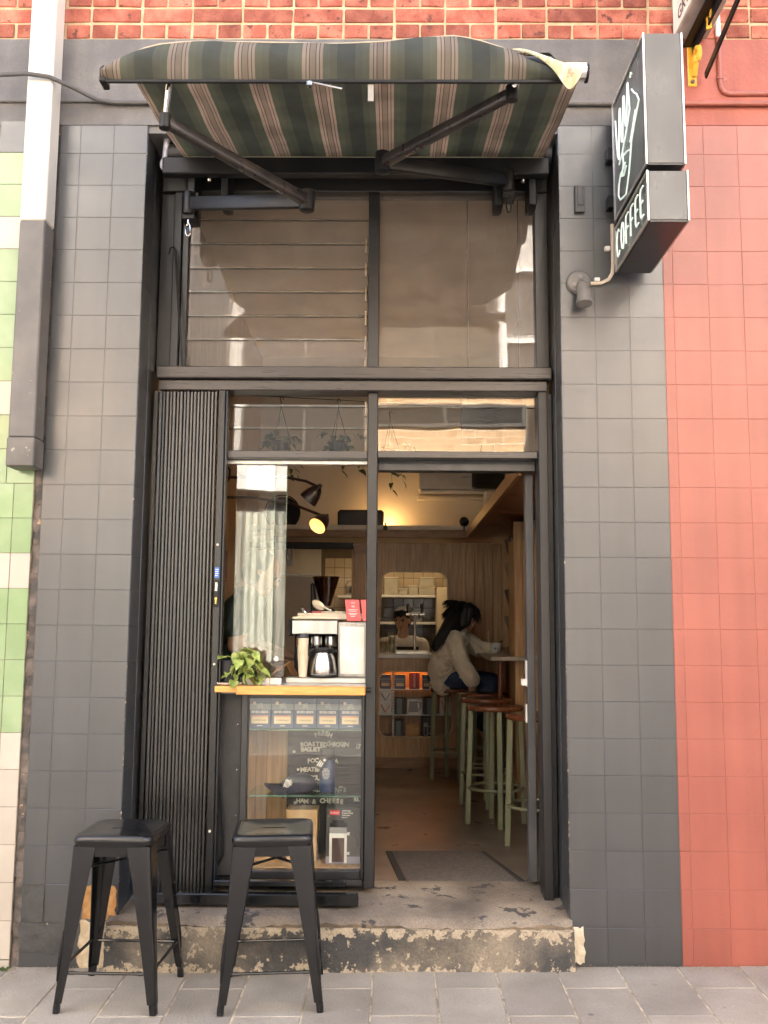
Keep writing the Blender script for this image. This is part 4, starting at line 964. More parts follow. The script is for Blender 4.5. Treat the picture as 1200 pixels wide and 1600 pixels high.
line('FRESH', 722, 822, 380, .9)
line('ROASTED', 625, 790, 455, .3); line('CHICKEN', 812, 940, 456, 0, .003)
line('BAGUETTE', 628, 790, 493)
line('FOCACCIA', 675, 868, 568, .4)
line('MEATBALL', 632, 800, 632, .2); line('GOUDA', 690, 800, 690, 0)
line('OLD MINTS', 716, 930, 768, .2, .003)
line('HAM & CHEESE', 605, 910, 850, 0, .004)
line('17', 1012, 1030, 470); line('10.', 1000, 1030, 835)
for a, c in ((570,510),(600,632),(582,862)):
    b = MB(); b.lathe([(.0068,0),(.006,.002)], (lx(a),.5945,lz(c)), 12, ax=(0,-1,0)); b.build('bullet', LETTER, lb)

def coffee_carton(label, grp):
    c = thing('coffee_carton', label, 'coffee box', (0,0,0), grp)
    b = MB(); b.box(-.0505,.0505,-.03,.03,0,.136); b.build('carton', NAVYB, c, .002)
    b = MB(); b.box(-.0495,.0495,-.0306,-.0301,.084,.110); b.build('printed_band', SLATEB, c)
    b = MB(); b.box(-.038,.038,-.0309,-.0302,.022,.058); pl = b.build('printed_panel', CREAMP, c)
    b = MB(); b.box(-.037,.037,-.0312,-.03095,.0515,.0572); b.build('red_line', ROSEP, pl)
    b = MB(); b.lathe([(.0075,0),(.0075,.0006)], (-.025,-.0302,.113), 14, ax=(0,-1,0)); b.build('round_seal', mat('seal_print',(.62,.48,.42),None,8,.6) if 'seal_print' not in bpy.data.materials else bpy.data.materials['seal_print'], c)
    b = MB()
    for k in range(3): b.tube([(-.012+.0035*i-.002*k, -.0308, .090+.009*k+(.010-.003*k)*max(0,1-abs(i-4-k)/3.5)) for i in range(9)], .0007, 4)
    b.build('mountain_emblem', WHITEP, c)
    text('SEVEN SEEDS', .0145, (0,-.0303,.0735), WHITEP, c, width=.076, bold=.0004)
    text('COFFEE BAGS', .010, (0,-.0311,.036), DARKP, pl, width=.056)
    b = MB(); b.box(-.012,.012,-.0306,-.0301,.011,.0135); b.build('small_print', WHITEP, c)
    return c
proto = coffee_carton('leftmost of the five navy coffee boxes on the top glass shelf of the cabinet', 'coffee boxes on the top cabinet shelf')
for k in range(5):
    o = proto if k == 0 else copytree(proto)
    o.location = (-.6055+.1032*k, .355+rnd(-.002,.002), .9095); o.rotation_euler = (0,0,rnd(-.02,.02))
    o['label'] = '%s of five navy coffee boxes on the top cabinet shelf' % ['leftmost','second from left','middle one','fourth from left','rightmost'][k]
# cap
cp_ = thing('baseball_cap', 'navy baseball cap with a white emblem lying on the middle glass shelf', 'cap', (-.43,.43,.618))
def capf(u, v):
    a = 2*math.pi*u; e = v*math.pi/2
    return (-.435+.088*math.cos(a)*math.cos(e)**.8, .44+.080*math.sin(a)*math.cos(e)**.8, .6195+.074*math.sin(e)+(.010*math.cos(a)*(1-v)))
b = MB(); b.sheet(capf, 28, 9, .003); b.build('crown', NAVYC, cp_, ang=80)
def brimf(u, v):
    a = R(120+120*u); r_ = 1+.78*v*math.sin(math.pi*(.12+.76*u))
    return (-.435+.089*math.cos(a)*r_, .44+.081*math.sin(a)*(1+.12*v), .624+.012*(1-v)+.018*math.sin(math.pi*u)*(.4+v)-.03*v*v*abs(u-.5)*2)
b = MB(); b.sheet(brimf, 14, 5, .004); b.build('brim', NAVYC, cp_, ang=80)
b = MB()
for k in range(7):
    b.tube([(-.498+.007*i+.002*k, .372+.0016*abs(i-2)*-1-.003*k, .645+.0052*k+.003*math.sin(i*1.9+k)) for i in range(6-abs(k-3)//2)], .0017, 5)
b.build('emblem', WHITEP, cp_)
# bottle
bo = thing('drink_bottle', 'navy insulated bottle with black lid and grey swing tag on the middle glass shelf', 'bottle', (-.300,.42,.618))
b = MB(); b.lathe([(.034,0),(.037,.004),(.037,.130),(.033,.142),(.028,.148)], (-.300,.42,.618), 24); b.build('flask', NAVYM, bo)
b = MB(); b.lathe([(.030,0),(.033,.004),(.033,.038),(.029,.046)], (-.300,.42,.767), 24); b.build('lid', BLACK_MT, bo)
b = MB()
for k in range(8):
    z = .680+.0062*k; w = .5*math.sqrt(max(.05,1-((k-3.5)/4.2)**2))
    b.tube([(-.300+.0375*math.sin(a), .42-.0375*math.cos(a), z+.0016*math.sin(a*16+k)) for a in [-w+2*w*i/8-.15 for i in range(9)]], .0012, 4)
b.build('emblem', WHITEP, bo)
tg = MB(); tg.box(-.0165,.0165,-.0006,.0006,-.030,.030); tgo = tg.build('swing_tag', mat('tag_grey',(.07,.065,.06),None,9,.6), bo); tgo.location = Vector((-.326,.374,.752))-ORG[bo]; tgo.rotation_euler = (0,R(32),0)
b = MB(); b.lathe([(.0065,0),(.0065,.0004)], (0,0,0), 14, ax=(0,-1,0)); d_ = b.build('tag_dot', WHITEP, tgo); d_.location = (.006,-.0009,.019)
for k in range(3): b = MB(); b.box(-.0022,.0022,-.0006,0,-.014+.003*k,.014); t_ = b.build('tag_print', WHITEP, tgo); t_.location = (-.009+.008*k,-.0008,-.006)
# boxes at the bottom
fp = thing('coffee_press_box', 'dark boxed coffee press with red logo at the bottom right of the cabinet', 'box', (-.223,.45,.3))
b = MB(); b.box(-.302,-.1445,.400,.49,.3008,.550); b.build('carton', mat('charcoal_carton',(.055,.054,.056),(.075,.074,.075),4,.4), fp, .002)
def dec(nm, m, *bx, y=.3996):
    b = MB()
    for q in bx: b.box(q[0],q[1],y-.0005,y,q[2],q[3])
    return b.build(nm, m, fp)
PRG = mat('printed_grey',(.32,.32,.33),None,9,.5); PRD = mat('printed_coffee',(.085,.05,.042),None,9,.5)
dec('red_logo', REDP, (-.286,-.240,.517,.538)); text('bodum', .016, (-.263,.3990,.5275), WHITEP, fp, width=.038)
for k, (s_, h) in enumerate((('CAFFETTIERA',.006),('French Press',.0085),('Coffee maker',.006),('8 cup, 1.0 l',.005))): text(s_, h*1.15, (-.230,.3994,.535-.0095*k), WHITEP, fp, align='LEFT', bold=.0003)
dec('printed_lid', BLACK_MT, (-.286,-.206,.462,.482), (-.274,-.218,.4822,.494))
dec('printed_collar', PRG, (-.285,-.207,.436,.4618)); dec('printed_body', PRD, (-.274,-.218,.310,.415))
dec('printed_frame', WHITEP, (-.286,-.2745,.306,.436), (-.2175,-.206,.306,.436), (-.274,-.218,.4155,.4358), y=.3994)
b = MB(); b.tube([(-.203+.046*math.sin(a), .3994, .392+.044*math.cos(a)) for a in [R(10+160*k/14) for k in range(15)]], .0035, 6); b.build('printed_handle', DARKP, fp)
b = MB(); b.box(-.205,-.192,.3990,.3995,.428,.441); b.box(-.205,-.192,.3990,.3995,.342,.354); b.build('printed_clip', WHITEP, fp)
b = MB(); b.box(-.302+.001,-.1455,.3992,.3996,.302,.334); b.build('printed_table', mat('lilac_print',(.26,.26,.33),None,9,.5), fp)
def card_box(name, label, x0,x1,y0,y1,z0,z1, m=CARD, grp=None):
    c = thing(name, label, 'box', ((x0+x1)/2,(y0+y1)/2,z0), grp); b = MB(); b.box(x0,x1,y0,y1,z0,z1); b.build('carton', m, c, .002)
    b = MB(); b.box((x0+x1)/2-.012,(x0+x1)/2+.012,y0-.0006,y0-.0001,z0+.001,z1-.001); b.box((x0+x1)/2-.012,(x0+x1)/2+.012,y0,y1,z1+.0001,z1+.0006); b.build('tape', mat('tape_%s'%name,(.56,.37,.18),None,9,.35) if 'tape_%s'%name not in bpy.data.materials else bpy.data.materials['tape_%s'%name], c)
    return c
card_box('cardboard_box','taller brown cardboard box behind the stool, next to the coffee press box', -.492,-.345,.45,.57,.4155,.530)
card_box('cardboard_box','lower brown cardboard box supporting the taller one next to the coffee press box', -.485,-.348,.45,.57,.3008,.4145)
card_box('cardboard_box','small brown cardboard box at the bottom left of the display cabinet', -.648,-.524,.44,.56,.3008,.372)

# ------------------------------------------------------------------ on the counter
em = thing('espresso_machine', 'large steel espresso machine on the counter with its white side panel to the street', 'coffee machine', (-.31,.7,1.11))
pc(em,'base',ALU,(-.500,-.127,.400,.95,1.110,1.1345)); pc(em,'top_housing',STEEL,(-.4885,-.2625,.500,.92,1.331,1.4045),bev=.006)
pc(em,'side_cheek',BLACK_MT,(-.500,-.489,.490,.92,1.325,1.405)); pc(em,'side_panel',mat('milky_panel',(.40,.38,.34),(.56,.54,.49),7,.25,st=(5,1,.5)),(-.2600,-.1280,.452,.92,1.136,1.392),bev=.004)
pc(em,'panel_inset',ALU,(-.2500,-.1380,.4495,.4517,1.150,1.372),bev=.001)
pc(em,'tray_rail',CERAM,(-.470,-.150,.60,.612,1.4055,1.437),(-.485,-.262,.515,.527,1.4055,1.418)); pc(em,'cup_tray',CERAM,(-.470,-.150,.613,.90,1.4055,1.412))
pc(em,'back_body',BLACK_MT,(-.495,-.265,.74,.92,1.135,1.33)); pc(em,'drip_grille',STEEL,(-.49,-.265,.44,.72,1.1348,1.1400))
for x in (-.445,-.375,-.305):
    b = MB(); b.lathe([(.030,0),(.032,.03),(.030,.05)], (x,.62,1.275), 16); gh = b.build('group_head', CHROME, em)
    b = MB(); b.bar((x,.60,1.272),(x+.012,.49,1.258),.020,.020); b.build('portafilter', BLACK_MT, gh, .005)
for k, (x, s_, m, lbl) in enumerate(((-.382,.030,PINKC,'pink ceramic cup on top of the espresso machine'),(-.327,.034,CERAM,'cream cup in the middle of the row on the espresso machine'),(-.269,.034,CERAM,'cream cup nearest the red menu card on the espresso machine'))):
    b = MB(); b.lathe([(s_*.55,0),(s_*.9,.004),(s_,.035),(s_*.93,.035),(s_*.82,.008),(.001,.006)], (x,.70,1.4123), 20, cap=False); cpo = b.build('cup', m); tag(cpo, lbl, 'cup', 'cups on the espresso machine')
    h_ = MB(); h_.tube([(x+.006,.70-s_*.97,1.442),(x+.006,.70-s_*1.35,1.437),(x+.006,.70-s_*1.3,1.424),(x+.006,.70-s_*.93,1.421)], .0035, 6); h_.build('handle', m, cpo)
b = MB(); b.lathe([(.003,0),(.030,.006),(.036,.016),(.034,.017),(.028,.009),(.002,.004)], (-.382,.70,1.468), 18, ax=(.5,-.5,.7), cap=False); b.tube([(-.36,.69,1.472),(-.335,.685,1.462),(-.31,.68,1.450)], .005, 8); tag(b.build('scoop', CERAM, label='cream ceramic scoop resting on the pink cup', cat='scoop'))
b = MB(); b.tube([(-.43,.68,1.412),(-.437,.68,1.44),(-.452,.68,1.452)], .005, 8); b.lathe([(.003,0),(.014,.004),(.016,.016),(.010,.024)], (-.452,.68,1.446), 14); tag(b.build('tamper', CHROME, label='small steel tamper standing left of the pink cup', cat='tamper'))
for k, (x, w, lbl) in enumerate(((-.196,.034,'tilted red menu card on the espresso machine'),(-.137,.016,'narrow red card half hidden behind the window mullion'))):
    c = thing('menu_card', lbl, 'menu card', (x,.56,1.40)); b = MB(); b.hexa([(x-w+.006,.540,1.3985),(x+w+.006,.540,1.3985),(x+w+.006,.543,1.3985),(x-w+.006,.543,1.3985),(x-w-.006,.565,1.502),(x+w-.006,.565,1.502),(x+w-.006,.568,1.502),(x-w-.006,.568,1.502)]); b.build('card', mat('rose_card%d'%k,(.60,.10,.10),None,9,.5), c, .0008)
    if k == 0:
        b = MB()
        for q, (zz, ww) in enumerate(((1.485,.010),(1.470,.008),(1.466,.007),(1.452,.022),(1.445,.018),(1.434,.022),(1.428,.016),(1.420,.010))): b.hexa([(x-ww,.5405+(zz-1.3985)*.2415-.0007-.0006,zz),(x+ww,.5405+(zz-1.3985)*.2415-.0013,zz),(x+ww,.5405+(zz-1.3985)*.2415,zz),(x-ww,.5405+(zz-1.3985)*.2415,zz),(x-ww,.541+(zz-1.3985)*.2415-.0013,zz+.0022),(x+ww,.541+(zz-1.3985)*.2415-.0013,zz+.0022),(x+ww,.541+(zz-1.3985)*.2415,zz+.0022),(x-ww,.541+(zz-1.3985)*.2415,zz+.0022)])
        b.build('printed_lines', WHITEP, c, kind='stuff')
cm = MB(); cm.lathe([(.018,0),(.0245,.082),(.0258,.084),(.0258,.088),(.0240,.088),(.0170,.004)], (0,0,0), 20, cap=False); cme = cm.mesh('paper_cup', PAPER)
for k in range(11): top_cup = tag(inst(cme, 'paper_cup', (-.421+rnd(-.0008,.0008),.400,1.1365+.0092*k), None, (rnd(-.01,.01),rnd(-.01,.01),0)), 'cream paper cup, %s of the nested stack beside the coffee jug' % ['lowest','second from bottom','third from bottom','fourth from bottom','fifth from bottom','middle one','fifth from top','fourth from top','third from top','second from top','topmost'][k], 'paper cup', 'paper cups in the stack')
b = MB(); b.lathe([(.0255,0),(.027,.004),(.024,.012),(.022,.022)], (-.421,.40,1.3170), 20); b.build('lid', DARKP, top_cup)
jg = thing('coffee_jug', 'brushed steel coffee jug with black lid and handle beside the paper cups', 'jug', (-.328,.43,1.137))
b = MB(); b.lathe([(.060,0),(.064,.006),(.064,.030),(.056,.080),(.046,.104),(.044,.110)], (-.328,.43,1.140), 28); b.build('body', STEEL, jg)
b = MB(); b.lathe([(.062,0),(.066,.003),(.0655,.010)], (-.328,.43,1.1365), 28); b.build('base_ring', BLACK_MT, jg)
b = MB(); b.lathe([(.047,0),(.049,.004),(.048,.016),(.030,.022),(.012,.024)], (-.328,.43,1.2505), 24); b.box(-.30,-.265,.42,.44,1.252,1.264); b.build('lid', BLACK_MT, jg)
b = MB(); b.tube([(-.368,.42,1.262),(-.388,.415,1.258),(-.398,.412,1.235),(-.406,.41,1.190),(-.408,.41,1.172)], [.008,.009,.009,.008,.006], 8); b.build('handle', BLACK_MT, jg)
gr = thing('coffee_grinder', 'coffee grinder with smoked bean hopper behind the espresso machine', 'grinder', (-.37,1.0,1.11))
b = MB(); b.lathe([(.026,0),(.030,.012),(.071,.150),(.073,.156),(.070,.156),(.028,.014)], (-.360,1.0,1.480), 26, cap=False); b.build('hopper', SMOKE, gr)
b = MB(); b.lathe([(.026,.0),(.058,.105)], (-.360,1.0,1.484), 22); b.build('beans', mat('coffee_beans',(.045,.022,.012),(.10,.05,.025),90,.5,bump=1,bscale=120), gr)
b = MB(); b.box(-.435,-.315,.96,1.12,1.04,1.47); b.extr([(-.438,.99,1.40),(-.398,.99,1.40),(-.422,.99,1.605),(-.442,.99,1.605)], (0,.06,0)); b.build('body', BLACK_MT, gr, .01)
b = MB(); b.box(-.60,-.12,.955,1.15,1.02,1.04); b.box(-.60,-.12,.96,1.15,.2,1.02); tag(b.build('back_bench', BLACK_MT, label='dark rear bench carrying the coffee grinder', cat='bench'))
for k in range(3):
    b = MB(); b.box(-.662+.0535*k,-.6105+.0535*k,.262,.272,1.1098,1.1395); tag(b.build('ledge_tile', WTILE, bevel=.0015, label=['left','middle','right'][k]+' one of three small cream tiles standing along the counter beneath the sliding pane', cat='tile', group='tiles standing along the counter'))
b = MB(); b.bar((-.575,.42,1.145),(-.487,.47,1.205),.012,.010); b.bar((-.50,.47,1.20),(-.462,.50,1.135),.016,.03); tag(b.build('wooden_stand', mat('walnut_stand',(.22,.11,.05),None,9,.4,st=(1,1,9)), bevel=.002, label='small brown wooden stand leaning left of the paper cups', cat='stand'))

# ------------------------------------------------------------------ plants
def leaf_mesh(name, L, Wd, m, curl=.25):
    prof = [(0,.0),(.10,.42),(.28,.50),(.52,.42),(.78,.2),(1,0)]
    b = MB(); mid = []
    for t, w in prof:
        z = -curl*L*t*t
        mid.append(len(b.v)); b.v.append(Vector((L*t,0,z)))
        if 0 < t < 1: b.v.append(Vector((L*(t-.04),Wd*w,z+Wd*.16))); b.v.append(Vector((L*(t-.04),-Wd*w,z+Wd*.16)))
    f = [(0,1,2),(0,3,1)]
    for i in range(3): a = 1+3*i; f += [(a,a+3,a+4,a+1)][::1] and [(a,a+1,a+4,a+3)[::-1],(a,a+3,a+5,a+2)[::-1]]
    f += [(10,11,13)[::1] if False else (10,13,11),(10,12,13)]
    for q in f: b.f.append(q); b.mi.append(0)
    me = b.mesh(name, m, ang=180)
    return me
LM = [leaf_mesh('leaf', .050, .042, LEAF), leaf_mesh('leaf', .042, .034, LEAF, .5), leaf_mesh('leaf', .056, .046, LEAF, .1)]
LD = [leaf_mesh('leaf', .058, .044, LEAFD), leaf_mesh('leaf', .050, .038, LEAFD, .5)]
def grow(par, base, tips, meshes, sc=1.0, stem_r=.0016, nl=3):
    """vines from the pot: every vine a stem, its leaves along the last part"""
    sb_ = MB()
    for tip in tips:
        B_, T_ = Vector(base)+Vector((rnd(-.02,.02),rnd(-.02,.02),0)), Vector(tip)
        up = Vector((0,0,.05+.12*(T_-B_).length)); P = []
        for k in range(9):
            t = k/8; P.append(B_.lerp(T_,t)+up*4*t*(1-t)*.6+Vector((rnd(-.004,.004),rnd(-.004,.004),0)))
        sb_.tube(P, stem_r, 5)
        for q in range(nl):
            i = 8-int(q*1.8); p = P[i]; dr = (P[i]-P[i-1]).normalized()
            az = math.atan2(dr.y,dr.x)+rnd(-1.3,1.3); o = inst(random.choice(meshes), 'leaf', p, par, (rnd(-.6,.6), rnd(.1,.9), az)); o.scale = [sc*rnd(.75,1.2)]*3
    sb_.build('stems', STEM, par)
pp = thing('potted_plant', 'trailing green pothos in a black pot on the left end of the serving counter', 'potted plant', (-.735,.262,1.108))
b = MB(); b.lathe([(.038,0),(.042,.003),(.052,.098),(.055,.100),(.050,.100),(.046,.088)], (-.735,.262,1.1145), 22, cap=False); b.build('pot', POTB, pp)
b = MB(); b.lathe([(.001,.0),(.047,.0)], (-.735,.262,1.198), 20, cap=False); b.build('soil', SOIL, pp)
b = MB(); b.lathe([(.045,0),(.072,.004),(.078,.012),(.074,.012),(.045,.006)], (-.735,.262,1.1082), 24, cap=False); b.build('saucer', WHITE, pp)
random.seed(11)
tips = [(-.60+rnd(-.06,.03),.235+rnd(-.06,.02),1.20+rnd(-.06,.06)) for k in range(9)]+[(-.66+rnd(-.05,.05),.20+rnd(-.03,.03),1.16+rnd(-.03,.09)) for k in range(8)]+[(-.74,.215,1.15),(-.79,.22,1.20),(-.70,.19,1.13),(-.585,.22,1.15),(-.62,.205,1.135)]
grow(pp, (-.715,.255,1.20), tips, LM, 1.0)
pw_ = MB().tube([(-1.24,2.2,2.93),(-.3,2.2,2.885),(.15,2.4,2.90),(1.0,2.6,2.93)], .003, 5); tag(pw_.build('hanging_wire', BLACK_MT, label='thin wire strung under the ceiling that carries the hanging pots', cat='wire'))
def hanging(label, c, zr, hook, seed, n=9, drop=.25, grp='hanging plant pots inside the window'):
    random.seed(seed); x, y = c
    t = thing('hanging_plant', label, 'hanging plant', (x,y,zr-.1), grp)
    b = MB(); b.lathe([(.045,-.10),(.050,-.098),(.066,-.012),(.072,-.010),(.072,0),(.066,0),(.062,-.02)], (x,y,zr), 20, cap=False); b.lathe([(.001,-.02),(.062,-.02)], (x,y,zr), 16, cap=False); b.build('pot', POTB, t)
    b = MB(); top = Vector((x,y,hook-.06))
    for a in (.3,2.4,4.5): b.tube([(x+.07*math.cos(a),y+.07*math.sin(a),zr), top], .0022, 5)
    b.tube([top, top+Vector((0,0,.03)), top+Vector((-.008,0,.055)), top+Vector((0,0,.068)), top+Vector((.012,0,.058)), top+Vector((.012,0,.045))], .004, 6); b.build('hanger', BLACK_MT, t)
    tp = [(x+rnd(-.12,.16), y+rnd(-.08,.08), zr+rnd(-.06,.06)) for k in range(n)]+[(x+rnd(.0,.15), y+rnd(-.08,.02), zr-drop*rnd(.3,1)) for k in range(4)]
    grow(t, (x,y,zr-.01), tp, LD, 1.0, .0014, 3)
hanging('hanging black pot with trailing leaves, left of the two behind the transom louvres', (-.763,2.2), 2.600, 2.905, 3)
hanging('hanging black pot with trailing leaves, right one behind the transom louvres beside the mullion', (-.378,2.2), 2.600, 2.89, 5)
hanging('hanging plant trailing leaves into the top of the open doorway', (-.03,2.6), 2.62, 2.90, 8, 6, .30)

# ================================================================== INTERIOR
sh = thing('wooden_shelf', 'long oak shelf above the back partition turning along the right wall', 'shelf', (0,3.5,2.15))
pc(sh,'back_board',WOODD,(-1.235,.6305,4.03,4.70,2.135,2.197)); pc(sh,'upstand',WOODD,(-1.235,1.0,4.675,4.699,2.1975,2.28))
pc(sh,'side_edge',WOODD,(.612,.6375,.62,4.029,2.125,2.20)); 
for k in range(4): pc(sh,'side_board',WOODR,(.638,1.019,.62+.86*k,1.474+.86*k,2.150,2.185))
pc(sh,'corner_board',WOODR,(.632,1.019,4.03,4.70,2.150,2.186))
pier = thing('wooden_pier', 'oak boarded pier standing against the right wall beside the counter bar', 'pier', (.93,2.7,.2))
for k in range(3): pc(pier,'board',WOODP,(.842+.060*k,.900+.060*k if k < 2 else 1.004,2.60,2.625,.201,2.118))
pc(pier,'side_board',WOODP,(.842,.864,2.627,2.92,.201,2.0)); pc(pier,'inner_board',WOODR,(.866,1.004,2.627,2.92,.201,2.11))
brc = thing('counter_bar', 'narrow pale topped counter bar along the right wall where the customer sits', 'counter', (.84,3.3,.2))
pc(brc,'top',mat('terrazzo_top',(.36,.32,.27),(.46,.42,.36),60,.3),(.665,1.004,2.50,2.598,1.152,1.178),(.665,.840,2.5985,4.10,1.152,1.178),(.8405,1.004,2.9225,4.10,1.152,1.178),bev=.002)
pc(brc,'front_panel',WOODR,(.95,1.004,2.93,4.10,.201,1.151)); b = MB(); b.tube([(.74,2.62,.2),(.74,2.62,1.152)], .016, 10); b.build('leg', WOODR, brc)
rk = thing('magazine_rack', 'slatted rack of magazines on the right wall above the counter bar', 'rack', (.97,3.3,1.2))
for k in range(4): pc(rk,'ledge',WOODD,(.925,1.005,2.96,3.75,1.215+.20*k,1.230+.20*k))
for k in range(4):
    b = MB(); y0 = 3.05+.03*k; z0 = 1.231+.20*k
    b.hexa([(.935,y0,z0),(.943,y0,z0),(.943,y0+.32,z0),(.935,y0+.32,z0),(.855+.006*k,y0,z0+.235),(.863+.006*k,y0,z0+.235),(.863+.006*k,y0+.32,z0+.235),(.855+.006*k,y0+.32,z0+.235)])
    tag(b.build('magazine', [mat('mag%d'%k, c_, None, 9, .4) for c_ in [[(.26,.22,.17),(.045,.035,.03),(.30,.26,.21),(.06,.05,.045)][k]]][0], label=['lowest magazine leaning out','second lowest dark magazine','third magazine up','topmost dark magazine'][k]+' on the right wall rack', cat='magazine', group='magazines on the wall rack'))
for nm, lbl, x, y, m, s_ in (('takeaway_cup','white printed paper tub with a dark spoon on the counter bar',.815,3.60,WHITE,1),('bowl','white bowl with a twisted straw on the counter bar beyond the tub',.79,3.84,CERAM,.95)):
    c = thing(nm, lbl, 'cup', (x,y,1.178)); b = MB(); b.lathe([(.030*s_,0),(.034*s_,.004),(.045*s_,.078*s_),(.047*s_,.080*s_),(.043*s_,.080*s_),(.032*s_,.008)], (x,y,1.1785), 20, cap=False); b.lathe([(.001,.065),(.042*s_,.065)], (x,y,1.1785), 18, cap=False); b.build('tub', m, c)
    if s_ == 1:
        b = MB(); b.tube([(x+.01,y,1.245),(x+.055,y-.01,1.275)], .005, 6); b.build('spoon', DARKP, c); b = MB(); b.tube([(x-.0405,y-.002,1.205)]*2, .001, 4)
        b = MB(); b.box(x-.016,x-.002,y-.0425,y-.040,1.205,1.222); b.box(x+.006,x+.016,y-.0415,y-.0385,1.205,1.222); b.build('printed_label', SLATEB, c)
    else:
        b = MB(); b.tube([(x-.008+.004*math.sin(k*1.5),y+.004*math.cos(k*1.5),1.235+.008*k) for k in range(16)], .0028, 5); b.build('straw', CREAMP, c)

# green legged stools
def make_bar_stool():
    t = thing('bar_stool', 'x', 'stool', (0,0,0), 'sage legged bar stools along the counter bar')
    b = MB(); b.lathe([(.150,.672),(.168,.675),(.174,.684),(.174,.696),(.168,.703),(.150,.7055),(.08,.702),(.002,.701)], (0,0,0), 32, cap=False); b.lathe([(.002,.672),(.150,.672)], (0,0,0), 32, cap=False); b.build('seat', SEATW, t, ang=50)
    for k in range(4):
        a = k*math.pi/2; d = Vector((math.cos(a),math.sin(a),0)); b = MB(); b.bar(d*.172, d*.150+Vector((0,0,.684)), .030, .030, d); lg = b.build('leg', SAGE, t, .003)
        q = MB(); q.lathe([(.006,0),(.006,.003)], d*.188+Vector((0,0,.035)), 8, ax=d); q.build('bolt', SAGE, lg)
    b = MB(); b.tube([(.1655*math.cos(a),.1655*math.sin(a),.215) for a in [2*math.pi*k/40 for k in range(40)]], .0085, 8, closed=True); b.build('foot_ring', SAGE, t)
    return t
bs = make_bar_stool()
for k, (x, y, a, l_) in enumerate(((.795,1.275,2,'sage legged bar stool nearest the door, half hidden by the right jamb'),(.625,1.862,3,'sage legged bar stool with varnished seat, second from the door'),(.632,2.50,-3,'sage legged bar stool third from the door, behind the second'),(.66,3.02,20,'sage legged bar stool between the third stool and the seated customer'),(.468,3.56,14,'sage legged bar stool that the customer in the cream jacket sits on'))):
    o = bs if k == 0 else copytree(bs); o.location = (x,y,FZ); o.rotation_euler = (0,0,R(a)); o['label'] = l_
# door mat
dm = thing('door_mat', 'grey brown rubber edged door mat lying inside the doorway', 'mat', (.28,.78,FZ))
def quad(nm, m, P, z0, z1, par): b = MB(); b.hexa([(x,y,z0) for x,y in P]+[(x,y,z1) for x,y in P]); return b.build(nm, m, par, .001)
quad('carpet', MATM, [(.075,.452),(.595,.470),(.462,1.112),(-.004,1.100)], FZ+.0005, FZ+.007, dm)
quad('rubber_edge', MAT_E, [(.040,.451),(.0745,.452),(-.0045,1.100),(-.033,1.099)], FZ+.0005, FZ+.0055, dm); quad('rubber_edge', MAT_E, [(.5955,.470),(.630,.471),(.488,1.113),(.4625,1.112)], FZ+.0005, FZ+.0055, dm)

# wall lamps
def cone_lamp(label, apex, mouth, arm_pts, seed, energy):
    t = thing('wall_lamp', label, 'lamp', arm_pts[0], 'dark wall lamps above the coffee machine'); A, Mo = Vector(apex), Vector(mouth); ax = (Mo-A).normalized(); L = (Mo-A).length
    b = MB(); b.lathe([(.010,-.02),(.014,-.004),(.030,.012),(.044,L*.45),(.052,L*.8),(.054,L),(.0515,L),(.049,L*.8),(.041,L*.45),(.026,.016)], A, 24, ax=ax, cap=False); s_ = b.build('lamp_shade', CERB, t, ang=60)
    b = MB(); b.lathe([(.002,.018),(.024,.02),(.039,L*.45),(.047,L*.8),(.0500,L*.97)], A, 24, ax=ax, cap=False); b.build('lit_lining', LAMPW, s_)
    b = MB(); b.tube(arm_pts+[tuple(A)], .008, 8); b.build('arm', CERB, t)
    l_ = bpy.data.lights.new('bulb','POINT'); l_.energy = energy; l_.color = (1,.72,.40); l_.shadow_soft_size = .02
    o = bpy.data.objects.new('bulb', l_); place(o, A+ax*L*.8, t)
cone_lamp('upper dark wall lamp with a bell shade over the coffee machine', (-.425,1.25,2.155), (-.490,1.262,2.080), [(-1.236,1.3,2.20),(-.95,1.29,2.215),(-.62,1.27,2.215),(-.50,1.26,2.19)], 1, .004)
cone_lamp('lower dark wall lamp with its glowing bell shade tipped to the street', (-.385,1.25,1.985), (-.428,1.185,1.925), [(-1.236,1.3,2.105),(-.78,1.28,2.095),(-.60,1.27,2.07),(-.46,1.26,2.015)], 2, .009)
tag(MB().tube([(-1.236,1.35,2.31),(-.98,1.35,2.31),(-.95,1.35,2.27),(-.95,1.35,2.22),(-.99,1.35,2.16),(-1.10,1.35,2.13),(-1.236,1.35,2.06)], .006, 7).build('lamp_cable', BLACK_MT, label='black cable looping from the left wall above the lamps', cat='cable'))
# fan, speaker, air conditioner, odds on the shelf
fn = thing('fan', 'round black desk fan on the back shelf behind the sliding pane', 'fan', (-.99,4.35,2.197))
b = MB()
for k in range(9): b.tube([(-.985+.155*(k+1)/9*math.cos(a),4.28,2.375+.155*(k+1)/9*math.sin(a)) for a in [2*math.pi*q/28 for q in range(28)]], .0028 if k < 8 else .006, 5, closed=True)
for k in range(18): a = 2*math.pi*k/18; b.tube([(-.985+.02*math.cos(a),4.275,2.375+.02*math.sin(a)),(-.985+.155*math.cos(a),4.28,2.375+.155*math.sin(a))], .0018, 4)
b.build('cage', BLACK_MT, fn)
for k in range(4): a = R(90*k+20); b = MB(); b.hexa([Vector((-.985,4.31,2.375))+Vector((r_*math.cos(a+da), dy, r_*math.sin(a+da))) for dy in (-.004,.004) for r_, da in ((.03,-.2),(.13,-.35),(.13,.35),(.03,.2))]); b.build('blade', BLACK_MT, fn)
